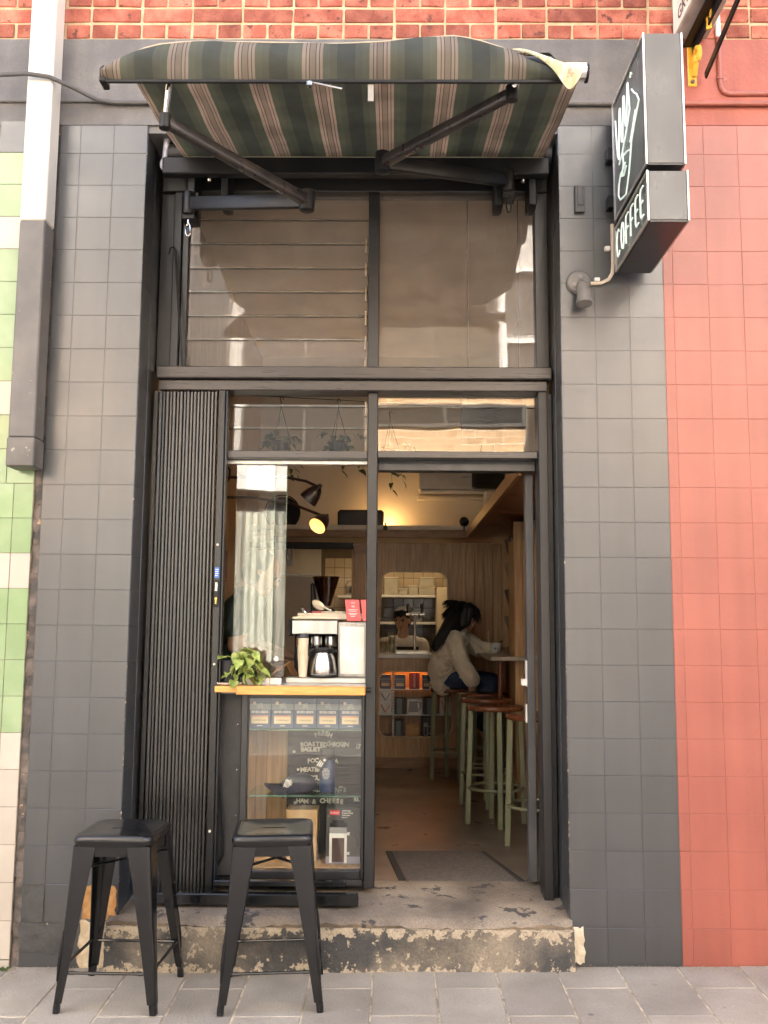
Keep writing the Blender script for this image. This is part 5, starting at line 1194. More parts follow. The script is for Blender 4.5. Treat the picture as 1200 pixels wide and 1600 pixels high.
b = MB(); b.lathe([(.145,0),(.15,.02),(.10,.07),(.05,.10)], (-.985,4.33,2.375), 24, ax=(0,1,0)); b.build('rear_shell', BLACK_MT, fn); b = MB(); b.lathe([(.08,0),(.08,.012),(.02,.02),(.02,.06)], (-.985,4.36,2.1975), 20); b.build('foot', BLACK_MT, fn)
spk = thing('loudspeaker', 'flat black loudspeaker box on the back shelf left of the doorway mullion', 'speaker', (-.3,4.35,2.197))
pc(spk,'cabinet',BLACK_MT,(-.497,-.09,4.28,4.45,2.2105,2.405),bev=.02); pc(spk,'grille',DARKP,(-.485,-.10,4.272,4.2795,2.222,2.393)); pc(spk,'foot',BLACK_MT,(-.45,-.40,4.30,4.42,2.1975,2.2103)); pc(spk,'foot',BLACK_MT,(-.18,-.13,4.30,4.42,2.1975,2.2103))
ac = thing('air_conditioner', 'white wall air conditioner high on the cream back wall', 'air conditioner', (.6,4.6,2.6))
pc(ac,'casing',mat('ac_plastic',(.50,.47,.42),None,5,.3),(.222,.985,4.50,4.699,2.612,2.865),bev=.015); pc(ac,'flap',WHITE,(.235,.975,4.485,4.52,2.585,2.611)); pc(ac,'badge',PRG,(.61,.70,4.4975,4.4995,2.728,2.742),bev=0); pc(ac,'bracket_board',CREAMW,(.215,.99,4.66,4.699,2.545,2.584))
b = MB(); b.lathe([(.020,0),(.018,.004),(.005,.01),(.005,.05)], (.607,4.15,2.1975), 14); b.lathe([(.002,-.043),(.025,-.036),(.042,-.012),(.044,.0),(.042,.012),(.025,.036),(.002,.043)], (.607,4.15,2.288), 20); tag(b.build('web_camera', BLACK_MT, label='small black ball camera at the corner of the oak shelf', cat='camera'))
b = MB(); b.lathe([(.016,0),(.018,.004),(.018,.05),(.007,.065),(.007,.085)], (-.075,4.2,2.1975), 14); tag(b.build('bottle', mat('green_bottle',(.05,.10,.04),None,9,.2), label='small green bottle on the back shelf beside the speaker', cat='bottle'))
tag(MB().tube([(-.02,4.25,2.200),(.05,4.24,2.225),(.14,4.24,2.232),(.22,4.25,2.215),(.30,4.25,2.201)], .003, 5).build('shelf_cable', BLACK_MT, label='thin black cable arching over the back shelf', cat='cable'))
bgd = thing('hanging_bag', 'black cloth bag hanging beside the air conditioner', 'bag', (.80,4.45,2.6)); pc(bgd,'bag',APRON,(.70,.99,4.38,4.47,2.62,2.95),bev=.02); b = MB(); b.tube([(.78,4.42,2.95),(.80,4.42,3.1),(.84,4.42,3.15),(.88,4.42,3.1),(.90,4.42,2.95)], .006, 6); b.build('handle', APRON, bgd)
dsp = thing('towel_dispenser', 'small white dispenser on the oak side shelf by the air conditioner', 'dispenser', (.86,4.2,2.3)); pc(dsp,'casing',WHITE,(.78,.93,4.1,4.25,2.187,2.56),bev=.015); pc(dsp,'front_flap',CERAM,(.80,.91,4.094,4.0995,2.36,2.54))
hb = thing('hanging_board', 'dark board with wavy line emblem hanging behind the pane above the door', 'board', (.52,1.0,2.45)); pc(hb,'board',mat('dark_board',(.020,.020,.023),None,9,.4),(.36,.715,1.0,1.02,2.36,2.615))
b = MB()
for k in range(6): b.tube([(.455+.011*i+.006*abs(k-2), .9985, 2.44+.022*k+.012*math.sin(i*.75+k*.9)*(1-abs(i-7)/9)) for i in range(15-int(1.1*abs(k-2)))], .0028, 4)
b.build('wave_emblem', mat('faint_black_print',(.004,.004,.004),None,9,.3), hb); text('COFFEE', .040, (.545,.9985,2.405), bpy.data.materials['faint_black_print'], hb)
b = MB(); b.tube([(.40,1.01,2.615),(.40,1.01,3.9)], .003, 5); b.tube([(.68,1.01,2.615),(.68,1.01,3.9)], .003, 5); b.build('hanging_cords', BLACK_MT, hb)
po = thing('wall_poster', 'dark red framed poster on the left inside wall', 'poster', (-1.235,2.85,1.8)); pc(po,'sheet',mat('poster_red',(.20,.02,.025),None,5,.4),(-1.2375,-1.232,2.72,2.98,1.70,1.93)); pc(po,'border',CREAMP,(-1.2315,-1.2305,2.73,2.97,1.715,1.72))

# niche with products
ni = thing('display_niche', 'backlit product niche with rounded corners below the serving hatch', 'niche', (.19,4.3,.46))
pc(ni,'back',WOODP,(-.18,.56,4.42,4.435,.40,1.06)); pc(ni,'side',WOODP,(-.18,-.165,4.206,4.419,.40,1.06)); pc(ni,'side',WOODP,(.545,.56,4.206,4.419,.40,1.06)); pc(ni,'roof',WOODP,(-.18,.56,4.206,4.435,1.061,1.075)); pc(ni,'floor',WOODP,(-.164,.544,4.206,4.419,.440,.4565))
for z in (.846,.632): pc(ni,'shelf',ALU,(-.16,.54,4.21,4.415,z,z+.0065),bev=.001)
ps = pc(ni,'shelf_post',WHITE,(-.006,.011,4.212,4.228,.457,1.0605)); b = MB()
for k in range(22): b.box(.0005,.0045,4.2105,4.2119,.47+.026*k,.482+.026*k)
b.build('slots', DARKP, ps, kind='stuff')
pc(ni,'light_strip',mat('orange_strip',(1,.5,.15),None,4,.5,emit=(1,.42,.08),es=.6),(-.14,.53,4.405,4.418,1.020,1.034),bev=.001)
la = bpy.data.lights.new('niche_light','AREA'); la.shape = 'RECTANGLE'; la.size = .62; la.size_y = .03; la.energy = .22; la.color = (1,.38,.08); lo_ = bpy.data.objects.new('niche_light', la); place(lo_, (.19,4.40,1.05), ni); lo_.rotation_euler = (R(20),0,0)
def carton(lbl, x0,x1,z0,z1,m, y0=4.235,dp_=.11, art=None, grp='boxed goods in the niche'):
    c = thing('product_box', lbl, 'box', ((x0+x1)/2,y0,z0), grp); b = MB(); b.box(x0,x1,y0,y0+dp_,z0,z1); b.build('carton', m, c, .0015)
    if art: art(c,x0,x1,z0,z1,y0)
    return c
def art_seed(c,x0,x1,z0,z1,y):
    b = MB(); b.box(x0+.012,x1-.012,y-.001,y-.0002,z0+.022,z0+.05); b.build('printed_panel', CREAMP, c); b = MB(); b.box(x0+.002,x1-.002,y-.001,y-.0002,z0+.072,z0+.09); b.build('printed_band', SLATEB, c); text('SEVEN SEEDS', .012, ((x0+x1)/2,y-.001,z0+.061), WHITEP, c, width=(x1-x0)*.75)
carton('navy coffee box at the left end of the top niche shelf', -.111,-.019,.853,.972,NAVYB,art=art_seed); carton('navy coffee box right of the white post on the top niche shelf', .014,.106,.853,.972,NAVYB,art=art_seed); carton('navy coffee box at the right of the top niche shelf behind the customer', .252,.345,.853,.972,NAVYB,art=art_seed)
def art_aero(c,x0,x1,z0,z1,y): text('AEROPRESS', .026, ((x0+x1)/2,y-.001,(z0+z1)/2), WHITEP, c, rot=(R(90),R(-90),0), width=.115); b = MB(); b.box(x1-.028,x1-.024,y-.0008,y-.0002,z0,z1); b.build('printed_stripe', DARKP, c)
carton('glowing red coffee maker box standing in the middle of the top niche shelf', .140,.228,.853,.990,mat('red_carton',(.50,.025,.015),None,9,.4),art=art_aero)
def art_v(m2):
    def f(c,x0,x1,z0,z1,y): xm = (x0+x1)/2; b = MB(); b.bar((x0+.014,y-.0006,z1-.022),(xm-.002,y-.0006,z0+.016),.001,.014,(1,0,0)); b.bar((x1-.014,y-.0006,z1-.022),(xm+.002,y-.0006,z0+.016),.001,.008,(1,0,0)); b.build('printed_cone', m2, c); b = MB(); b.box(x0+.01,x1-.01,y-.0008,y-.0002,z0+.008,z0+.010); b.build('printed_line', PRG, c)
    return f
carton('upper of two stacked white dripper boxes at the left end of the middle niche shelf', -.116,-.011,.7410,.838,WHITEP,art=art_v(PRG)); carton('lower of two stacked white dripper boxes with a dark red V at the left end', -.116,-.011,.6388,.7400,WHITEP,art=art_v(ROSEP))
carton('white dripper box behind the stool legs at the right end of the niche', .400,.494,.6388,.784,WHITEP,art=art_v(ROSEP))
def art_tall(c,x0,x1,z0,z1,y): b = MB(); b.box(x0+.028,x1-.028,y-.0008,y-.0002,z0+.004,z1-.004); b.build('printed_panel', mat('teal_print',(.13,.17,.16),None,9,.4) if 'teal_print' not in bpy.data.materials else bpy.data.materials['teal_print'], c)
carton('black and teal grinder box left of the white jug box', .007,.105,.6388,.778,DARKP,art=art_tall); carton('black and teal grinder box right of the white jug box', .264,.359,.6388,.780,DARKP,art=art_tall)
def art_jug(c,x0,x1,z0,z1,y): xm = (x0+x1)/2-.01; b = MB(); b.extr([(xm-.048,y-.0002,z0+.018),(xm+.040,y-.0002,z0+.018),(xm+.028,y-.0002,z1-.022),(xm-.036,y-.0002,z1-.022)], (0,-.0006,0)); b.build('printed_jug', PRG, c); b = MB(); b.tube([(xm+.030,y-.001,z1-.03),(xm+.058,y-.001,z1-.035),(xm+.056,y-.001,z0+.05),(xm+.040,y-.001,z0+.035)], .003, 5); b.build('printed_handle', DARKP, c)
carton('white box printed with a grey coffee jug on the middle niche shelf', .122,.253,.6388,.771,WHITEP,art=art_jug)
carton('black box with teal front standing on the niche floor at left', .001,.095,.4568,.587,DARKP,art=art_tall); carton('plain brown kraft box on the niche floor', .107,.224,.4568,.554,CARD)
def art_press(c,x0,x1,z0,z1,y): b = MB(); b.box(x0+.018,x0+.052,y-.0008,y-.0002,z0+.006,z1-.05); b.build('printed_press', PRG, c); b = MB(); b.box(x0+.024,x0+.046,y-.0012,y-.0009,z0+.012,z0+.08); b.build('printed_coffee', DARKP, c); b = MB(); b.tube([(x0+.053,y-.001,z0+.085),(x0+.085,y-.001,z0+.08),(x0+.088,y-.001,z0+.03),(x0+.053,y-.001,z0+.02)], .003, 5); b.build('printed_handle', PRG, c)
carton('dark coffee press box on the niche floor beside the stool', .246,.355,.4568,.621,DARKP,art=art_press)

# serving hatch and kitchen
sv = thing('hatch_bench', 'white steel bench inside the serving hatch with a drip tray', 'bench', (.15,4.4,1.08)); pc(sv,'bench_top',WHITE,(-.128,.485,4.10,4.75,1.118,1.150)); pc(sv,'drip_tray',ALU,(.02,.30,4.13,4.5,1.1505,1.176)); pc(sv,'bench_front',WOODP,(-.13,.49,4.70,4.72,.03,1.117))
tp_ = thing('water_tap', 'chrome water font with two black handles in the serving hatch', 'tap', (.187,4.35,1.176)); b = MB(); b.lathe([(.020,0),(.022,.004),(.0115,.008),(.0115,.30),(.014,.31)], (.187,4.35,1.1765), 16); b.build('column', CHROME, tp_); b = MB(); b.tube([(.11,4.35,1.492),(.27,4.35,1.492)], .013, 12); b.tube([(.15,4.34,1.49),(.15,4.28,1.485),(.15,4.27,1.45)], .008, 8); b.tube([(.225,4.34,1.49),(.225,4.28,1.485),(.225,4.27,1.45)], .008, 8); b.build('cross_head', CHROME, tp_)
for x in (.125,.245): b = MB(); b.tube([(x,4.35,1.50),(x,4.35,1.535)], .006, 8); b.tube([(x,4.35,1.535),(x,4.35,1.58)], [.011,.013], 10); b.build('handle', BLACK_MT, tp_)
gl = MB(); gl.lathe([(.026,0),(.028,.003),(.034,.10),(.032,.10),(.026,.006)], (0,0,0), 16, cap=False); gme = gl.mesh('drinking_glass', GLASSJ)
for k, (x, y, z) in enumerate(((-.085,4.24,1.1505),(-.085,4.24,1.195),(-.012,4.26,1.1505),(-.012,4.26,1.193),(-.012,4.26,1.235),(.0,4.36,1.1505),(-.07,4.36,1.1505))): tag(inst(gme,'drinking_glass',(x,y,z)), 'clear drinking glass in the serving hatch, %s' % ['lower of the left pair','upper of the left pair','lowest of the stack of three','middle of the stack of three','topmost of the stack of three','single one behind the stack','single one behind the left pair'][k], 'glass', 'glasses in the serving hatch')
ks = thing('kitchen_shelves', 'two white shelves across the tiled kitchen wall seen through the hatch', 'shelf', (.16,5.7,1.4)); pc(ks,'shelf',WHITE,(-.30,.425,5.60,5.795,1.680,1.706)); pc(ks,'shelf',WHITE,(-.30,.425,5.60,5.795,1.408,1.434))
FROST = mat('frosted_plastic',(.42,.37,.27),(.50,.45,.34),9,.35)
for x0,x1,z1,l_ in ((-.096,.045,1.885,'tall frosted jug shaped tub at the left of the upper kitchen shelf'),(.052,.143,1.769,'small frosted tub second on the upper kitchen shelf'),(.152,.246,1.80,'medium frosted tub third on the upper kitchen shelf'),(.254,.420,1.790,'wide frosted tub under another at the right of the upper kitchen shelf'),(.262,.415,1.885,'wide frosted tub stacked on top at the right of the upper kitchen shelf')):
    z0 = 1.7065 if not l_.startswith('wide frosted tub stacked') else 1.7905; c = thing('storage_tub', l_, 'tub', ((x0+x1)/2,5.68,z0), 'frosted tubs on the kitchen shelf'); pc(c,'tub',FROST,(x0,x1,5.62,5.75,z0,z1-.012),bev=.008); pc(c,'lid',CERAM,(x0-.003,x1+.003,5.617,5.753,z1-.0115,z1),bev=.003)
b = MB(); b.box(.432,.535,5.45,5.79,.03,1.775); tag(b.build('tall_cupboard', mat('cream_cupboard',(.70,.58,.40),None,3,.4), bevel=.004, label='cream cupboard end panel at the right of the serving hatch', cat='cupboard'))
fg = thing('fridge', 'tall cream fridge in the dim kitchen behind the coffee machine', 'fridge', (-.95,5.4,.02)); pc(fg,'body',mat('fridge_cream',(.50,.45,.37),None,3,.35),(-1.22,-.69,5.12,5.78,.02,1.862),bev=.01); pc(fg,'top_rail',ALU,(-1.21,-.70,5.09,5.12,1.865,1.885)); pc(fg,'handle',ALU,(-.76,-.74,5.085,5.115,1.0,1.4))
k2 = thing('kitchen_shelf', 'short pale shelf beside the oak panel with a steel pot', 'shelf', (-.45,5.7,1.66)); pc(k2,'board',WHITE,(-.56,-.34,5.55,5.795,1.668,1.693))
b = MB(); b.lathe([(.05,0),(.052,.004),(.052,.095),(.048,.095),(.048,.006)], (-.44,5.66,1.6935), 20, cap=False); b.tube([(-.49,5.62,1.78),(-.46,5.60,1.84),(-.40,5.60,1.84),(-.385,5.62,1.78)], .004, 6); tag(b.build('steel_pot', STEEL, label='small steel pot on the short kitchen shelf', cat='pot'))
dk = thing('door_closer_frame', 'black door head over the kitchen opening at the left', 'door frame', (-.8,4.2,2.0)); pc(dk,'head',BLACK_MT,(-1.24,-.348,4.12,4.20,2.045,2.10)); pc(dk,'post',WOODP,(-.362,-.3465,4.14,4.2,1.101,2.044))
b = MB(); b.bar((-1.03,5.05,2.13),(-1.0,5.05,1.95),.05,.03); b.bar((-.97,5.05,2.13),(-.98,5.05,1.95),.04,.03); tag(b.build('hanging_utensils', STEEL, bevel=.004, label='two steel utensils hanging in the dim kitchen', cat='utensils'))
lf = thing('assumed_strip_light', 'assumed warm strip light, out of view under the kitchen ceiling', 'lamp', (.1,5.2,2.2)); pc(lf,'batten',WHITE,(-.6,.7,5.16,5.24,2.20,2.219)); pc(lf,'tube',mat('assumed_warm_tube',(1,.9,.7),None,3,.4,emit=(1,.78,.48),es=.6),(-.58,.68,5.18,5.22,2.180,2.199))  # unseen fixture, assumed from the lit kitchen tiles and added to light them
la = bpy.data.lights.new('assumed_strip_lamp','AREA'); la.shape = 'RECTANGLE'; la.size = 1.2; la.size_y = .06; la.energy = .5; la.color = (1,.74,.44); lo_ = bpy.data.objects.new('assumed_strip_lamp', la); place(lo_, (.05,5.2,2.175), lf)  # area light of the assumed fixture, brightens the kitchen behind the hatch
gs = thing('assumed_shelf_lamp', 'assumed small warm lamp hidden behind the loudspeaker, glowing on the cream wall', 'lamp', (-.05,4.58,2.2)); b = MB(); b.lathe([(.02,0),(.022,.003),(.022,.02),(.012,.03)], (-.06,4.60,2.1975), 16); b.build('base', BLACK_MT, gs); b = MB(); b.lathe([(.010,0),(.016,.012),(.014,.03),(.002,.042)], (-.06,4.60,2.228), 14, cap=False); b.build('globe', mat('assumed_amber_globe',(1,.6,.2),None,3,.4,emit=(1,.50,.12),es=6), gs)  # lamp itself unseen, assumed from the warm glow on the upper wall
pl__ = bpy.data.lights.new('assumed_globe_light','POINT'); pl__.energy = .42; pl__.color = (1,.56,.20); pl__.shadow_soft_size = .03; oo = bpy.data.objects.new('assumed_globe_light', pl__); place(oo, (-.06,4.56,2.29), gs)

# ================================================================== PEOPLE
random.seed(21)
def finger_set(wrist, d, side, up, n=4, L=.07, r=.0075, curl=.5):
    """palm and five fingers; d forward, side across the palm, up the back of the hand"""
    d, side, up, w = Vector(d).normalized(), Vector(side).normalized(), Vector(up).normalized(), Vector(wrist)
    P = [('e', tuple(w+d*.045), (.040,.036,.017) if abs(d.x) > .7 else (.036,.020,.042))]
    for k in range(4):
        b0 = w+d*.075+side*(.024-.016*k); l_ = L*(.86,1.0,.95,.76)[k]; m_ = b0+d*l_*.45-up*l_*curl*.15; e_ = m_+d*l_*.35-up*l_*curl*.45
        P += [('c', tuple(w+d*.04+side*(.02-.013*k)), r*1.15, tuple(b0), r), ('c', tuple(b0), r, tuple(m_), r*.95), ('c', tuple(m_), r*.95, tuple(e_), r*.8)]
    t0 = w+d*.03+side*.03; t1 = t0+d*.035+side*.022-up*.01; t2 = t1+d*.025-up*.008
    P += [('c', tuple(w+d*.02+side*.012), r*1.5, tuple(t0), r*1.3), ('c', tuple(t0), r*1.2, tuple(t1), r*1.05), ('c', tuple(t1), r, tuple(t2), r*.8)]
    return P
def head_prims(c, f, u, s=1.0):
    """head with eye sockets, nose, mouth, chin and ears; f = way the face looks, u = up"""
    c, f, u = Vector(c), Vector(f).normalized(), Vector(u).normalized(); sd_ = f.cross(u).normalized(); u = sd_.cross(f)
    E = Matrix((f, sd_, u)).transposed().to_euler(); ed = tuple(math.degrees(a) for a in E)
    q = lambda a, b_, d: tuple(c+(f*a+sd_*b_+u*d)*s)
    return [('e', q(-.008,0,.022), (.094*s,.074*s,.088*s), ed), ('e', q(.024,0,-.038), (.062*s,.056*s,.070*s), ed), ('c', q(.086,0,.008), .010*s, q(.106,0,-.022), .013*s),
            ('c', q(.079,-.018,-.055), .008*s, q(.079,.018,-.055), .008*s), ('e', q(.072,0,-.088), (.020*s,.026*s,.018*s), ed), ('c', q(.080,-.045,.028), .010*s, q(.080,.045,.028), .010*s),
            ('e', q(-.005,.076,-.010), (.018*s,.008*s,.030*s), ed), ('e', q(-.005,-.076,-.010), (.018*s,.008*s,.030*s), ed), ('c', q(-.02,0,-.06), .052*s, q(-.045,0,-.14), .052*s)]
def eyes(par, c, f, u):
    c, f, u = Vector(c), Vector(f).normalized(), Vector(u).normalized(); sd_ = f.cross(u).normalized(); u = sd_.cross(f); b = MB()
    for s_ in (-1,1): p = c+f*.0835+sd_*.031*s_+u*.010; b.lathe([(.002,0),(.011,.003),(.012,.005)], p, 10, ax=f)
    b.build('eyes', DARKP, par); m_ = MB(); p = c+f*.0845-u*.055; m_.tube([p-sd_*.022, p-sd_*.008+u*.003, p+sd_*.008+u*.003, p+sd_*.022], .0032, 6); m_.build('lips', mat('lips%d'%len(bpy.data.materials),(.30,.10,.08),None,9,.5), par)
def strands(par, roots, n, m, r=.0022):
    b = MB()
    for k in range(n):
        P = [Vector(p) for p in random.choice(roots)]; o = Vector((rnd(-.035,.03),rnd(-.05,.035),rnd(-.03,.03))); q = []
        for i, p in enumerate(P): q.append(p+o*(.5+.5*i/len(P))+Vector((rnd(-.012,.012),rnd(-.012,.012),rnd(-.01,.01)))*(i/len(P)))
        b.tube(q, [r*1.6]*(len(q)-1)+[r*.3], 4)
    return b.build('hair_strands', m, par)

# customer on the stool
wmn = thing('person', 'person with long black hair in a cream jacket and jeans, seated at the counter bar', 'person', (.47,3.55,.9))
HC = Vector((.575,3.57,1.455)); HF = Vector((.90,.10,-.42)); HU = Vector((.42,0,.9))
P = head_prims(HC, HF, HU, .95)
P += [('c',(.53,3.57,1.37),.050,(.48,3.56,1.28),.07), ('e',(.455,3.55,1.20),(.09,.15,.15)), ('e',(.41,3.55,1.02),(.11,.15,.12)), ('c',(.48,3.40,1.29),.05,(.53,3.32,1.10),.042), ('c',(.53,3.32,1.10),.042,(.600,3.30,.968),.026), ('c',(.50,3.55,1.29),.05,(.58,3.70,1.29),.05), ('c',(.58,3.70,1.29),.05,(.69,3.68,1.205),.042), ('c',(.69,3.68,1.205),.04,(.795,3.66,1.212),.026),
      ('c',(.43,3.47,.985),.075,(.76,3.44,.945),.052), ('c',(.76,3.44,.945),.05,(.60,3.43,.56),.035), ('c',(.43,3.64,.985),.075,(.79,3.66,.955),.052), ('c',(.79,3.66,.955),.05,(.72,3.62,.54),.035), ('c',(.60,3.43,.56),.033,(.62,3.42,.50),.03),('c',(.72,3.62,.54),.033,(.74,3.61,.48),.03)]
P += finger_set((.600,3.30,.965), (.15,0,-1), (0,-1,0), (-1,0,0), L=.06) + finger_set((.790,3.66,1.212), (1,-.25,.05), (0,-.9,.4), (0,.3,1), L=.06, curl=.9)
blob('body', P, SKIN, wmn, .0068, 3)
eyes(wmn, HC, HF, HU)
C_ = [('e',(.395,3.55,1.03),(.125,.185,.17)), ('e',(.435,3.55,1.18),(.130,.195,.14)), ('e',(.495,3.55,1.285),(.105,.190,.085)), ('c',(.385,3.47,.93),.085,(.36,3.50,1.05),.09), ('c',(.36,3.62,.93),.08,(.37,3.60,1.05),.09),
      ('c',(.475,3.385,1.285),.075,(.525,3.315,1.10),.068), ('c',(.525,3.315,1.10),.066,(.600,3.30,.985),.066), ('c',(.56,3.70,1.285),.085,(.69,3.675,1.205),.068), ('c',(.69,3.675,1.205),.066,(.775,3.655,1.218),.046), ('c',(.47,3.55,1.30),.09,(.525,3.56,1.345),.065)]
for k in range(7):   # folds in sleeve and back
    a = Vector((.50+.012*k,3.335-.01*(k%3),1.20-.035*k)); C_.append(('c', tuple(a+Vector((-.06,-.028,.012))), .012, tuple(a+Vector((.055,-.030,-.018))), .010))
for k in range(5): C_.append(('c', (.36+.02*k,3.36,1.00+.05*k), .012, (.50,3.345,1.06+.045*k), .009))
for k in range(4): C_.append(('c', (.60+.03*k,3.60,1.30-.03*k), .012, (.66+.025*k,3.60,1.17), .010))
blob('jacket', C_, COATM, wmn, .0075, 5)
blob('jeans', [('e',(.405,3.55,.995),(.135,.175,.100)), ('c',(.42,3.465,.985),.092,(.765,3.435,.948),.066), ('c',(.765,3.435,.948),.066,(.61,3.43,.62),.050), ('c',(.43,3.645,.985),.092,(.795,3.66,.955),.066), ('c',(.795,3.66,.955),.066,(.725,3.62,.60),.050)], JEAN, wmn, .008, 4)
blob('shoes', [('c',(.575,3.43,.485),.036,(.675,3.41,.460),.030), ('c',(.70,3.62,.465),.036,(.80,3.61,.440),.030)], SHOE, wmn, .007, 3)
blob('hair', [('e',(.548,3.57,1.495),(.108,.098,.092),(0,20,0)), ('e',(.505,3.56,1.450),(.085,.100,.105)), ('c',(.49,3.53,1.44),.085,(.41,3.46,1.33),.058), ('c',(.41,3.46,1.33),.056,(.325,3.43,1.215),.026), ('c',(.50,3.50,1.42),.07,(.47,3.42,1.30),.030), ('c',(.47,3.42,1.30),.028,(.415,3.38,1.20),.010), ('c',(.45,3.60,1.38),.07,(.35,3.52,1.26),.04), ('c',(.630,3.52,1.515),.030,(.668,3.51,1.445),.016), ('c',(.632,3.62,1.515),.030,(.668,3.62,1.45),.016), ('c',(.60,3.48,1.50),.03,(.585,3.475,1.40),.018), ('c',(.565,3.482,1.52),.036,(.545,3.468,1.40),.036), ('c',(.60,3.478,1.51),.030,(.585,3.468,1.41),.022), ('c',(.55,3.655,1.50),.036,(.54,3.66,1.40),.036)], HAIR, wmn, .0075, 3)
strands(wmn, [[(.55,3.50,1.57),(.47,3.48,1.50),(.42,3.44,1.40),(.36,3.42,1.29),(.31,3.42,1.20)],[(.52,3.55,1.56),(.43,3.52,1.50),(.40,3.50,1.46)],[(.52,3.46,1.50),(.47,3.40,1.42),(.40,3.37,1.32),(.345,3.36,1.22)],[(.60,3.52,1.56),(.655,3.50,1.50),(.668,3.50,1.43)],[(.50,3.55,1.57),(.44,3.52,1.57),(.41,3.50,1.545)]], 240, HAIR, .0026)

# worker seen through the hatch
bw_ = thing('person', 'person with short black hair, white shirt and dark apron behind the serving hatch', 'person', (.085,4.98,.03))
HC = Vector((.085,4.96,1.440)); HF = Vector((-.30,-.95,-.10)); HU = Vector((0,-.05,1))
P = head_prims(HC, HF, HU, .95)+[('c',(.09,4.99,1.33),.052,(.09,5.0,1.25),.06), ('e',(.09,5.0,1.12),(.17,.10,.17)), ('e',(.09,5.0,.88),(.15,.11,.18)), ('c',(-.08,5.0,1.215),.06,(-.13,4.96,.98),.045), ('c',(-.13,4.96,.98),.042,(-.06,4.84,1.12),.03), ('c',(.26,5.0,1.215),.06,(.31,4.96,.98),.045), ('c',(.31,4.96,.98),.042,(.24,4.84,1.12),.03), ('c',(.01,5.0,.80),.085,(-.01,5.0,.44),.06), ('c',(-.01,5.0,.44),.058,(-.01,5.02,.08),.04), ('c',(.17,5.0,.80),.085,(.19,5.0,.44),.06), ('c',(.19,5.0,.44),.058,(.19,5.02,.08),.04), ('c',(-.01,5.0,.06),.035,(-.02,4.86,.055),.03), ('c',(.19,5.0,.06),.035,(.20,4.86,.055),.03)]
P += finger_set((-.06,4.85,1.115), (.3,-1,0), (1,0,0), (0,0,1), L=.06)+finger_set((.24,4.85,1.115), (-.3,-1,0), (-1,0,0), (0,0,1), L=.06)
blob('body', P, SKIN, bw_, .009, 3); eyes(bw_, HC, HF, HU)
blob('shirt', [('c',(-.02,5.0,1.245),.06,(.20,5.0,1.245),.06), ('e',(.09,5.0,1.14),(.185,.115,.16)), ('e',(.09,5.0,.93),(.165,.122,.17)), ('c',(-.085,5.0,1.215),.072,(-.12,4.98,1.06),.064), ('c',(.265,5.0,1.215),.072,(.30,4.98,1.06),.064)], SHIRTW, bw_, .01, 4)
def apf(u, v): x = -.055+.29*u; return (x, 4.99-.125*math.cos((u-.5)*1.7)-.006, .62+.58*v)
b = MB(); b.sheet(apf, 14, 8, .006); b.build('apron', APRON, bw_)
blob('trousers', [('e',(.09,5.0,.80),(.165,.125,.11)), ('c',(.01,5.0,.78),.10,(-.01,5.0,.44),.072), ('c',(-.01,5.0,.44),.072,(-.01,5.02,.09),.058), ('c',(.17,5.0,.78),.10,(.19,5.0,.44),.072), ('c',(.19,5.0,.44),.072,(.19,5.02,.09),.058)], APRON, bw_, .012, 3)
blob('hair', [('e',(.088,4.985,1.497),(.094,.098,.078)), ('e',(.09,5.01,1.455),(.088,.075,.085)), ('c',(.03,4.91,1.515),.030,(.02,4.895,1.475),.014), ('c',(.075,4.895,1.52),.030,(.065,4.875,1.478),.014), ('c',(.12,4.905,1.515),.028,(.135,4.895,1.475),.012)], HAIR, bw_, .008, 3)

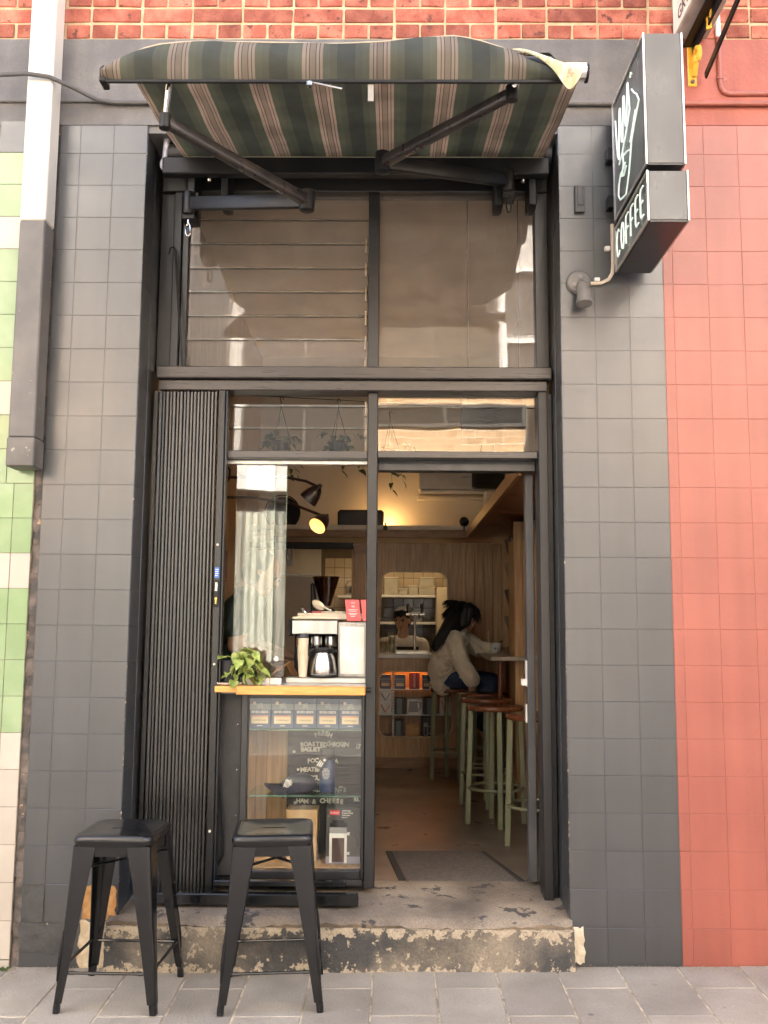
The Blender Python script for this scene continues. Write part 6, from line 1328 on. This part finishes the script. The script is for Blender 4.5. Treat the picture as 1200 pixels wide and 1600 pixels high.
# worker behind the sliding pane
bg_ = thing('person', 'person in a dark green shirt leaning over the counter behind the sliding glass pane', 'person', (-.83,1.2,.2))
HC = Vector((-.715,1.20,1.665)); HF = Vector((.80,-.25,-.55)); HU = Vector((.5,0,.85))
P = head_prims(HC, HF, HU, .98)+[('c',(-.76,1.20,1.585),.055,(-.81,1.20,1.50),.07), ('e',(-.84,1.20,1.36),(.11,.17,.18)), ('e',(-.87,1.20,1.10),(.12,.16,.20)), ('c',(-.80,1.02,1.50),.062,(-.83,.99,1.27),.048), ('c',(-.83,.99,1.27),.046,(-.585,.93,1.195),.030), ('c',(-.80,1.38,1.50),.062,(-.80,1.42,1.27),.048), ('c',(-.80,1.42,1.27),.046,(-.56,1.20,1.20),.030), ('c',(-.87,1.12,1.00),.09,(-.86,1.11,.62),.062), ('c',(-.86,1.11,.62),.06,(-.88,1.11,.27),.04), ('c',(-.87,1.28,1.00),.09,(-.87,1.29,.62),.062), ('c',(-.87,1.29,.62),.06,(-.90,1.29,.27),.04), ('c',(-.88,1.11,.245),.036,(-.75,1.10,.238),.03), ('c',(-.90,1.29,.245),.036,(-.77,1.30,.238),.03)]
P += finger_set((-.59,.93,1.198), (1,-.1,-.1), (0,.9,.2), (0,0,1), L=.065)+finger_set((-.565,1.20,1.20), (1,-.3,-.1), (0,-.9,.2), (0,0,1), L=.065)
blob('body', P, SKIN, bg_, .009, 3); eyes(bg_, HC, HF, HU)
blob('shirt', [('c',(-.80,1.06,1.515),.075,(-.80,1.34,1.515),.075), ('e',(-.84,1.20,1.38),(.125,.185,.18)), ('e',(-.875,1.20,1.14),(.135,.175,.20)), ('c',(-.80,1.03,1.50),.078,(-.83,.995,1.36),.068), ('c',(-.80,1.38,1.50),.078,(-.80,1.41,1.36),.068)], SHIRTG, bg_, .01, 5)
blob('trousers', [('e',(-.87,1.20,.98),(.13,.175,.12)), ('c',(-.87,1.12,.98),.105,(-.86,1.11,.62),.075), ('c',(-.86,1.11,.62),.075,(-.88,1.11,.28),.06), ('c',(-.87,1.28,.98),.105,(-.87,1.29,.62),.075), ('c',(-.87,1.29,.62),.075,(-.90,1.29,.28),.06)], APRON, bg_, .012, 3)
blob('hair', [('e',(-.735,1.20,1.715),(.102,.088,.080),(0,28,0)), ('e',(-.775,1.20,1.665),(.070,.085,.085))], HAIR, bg_, .008, 3)
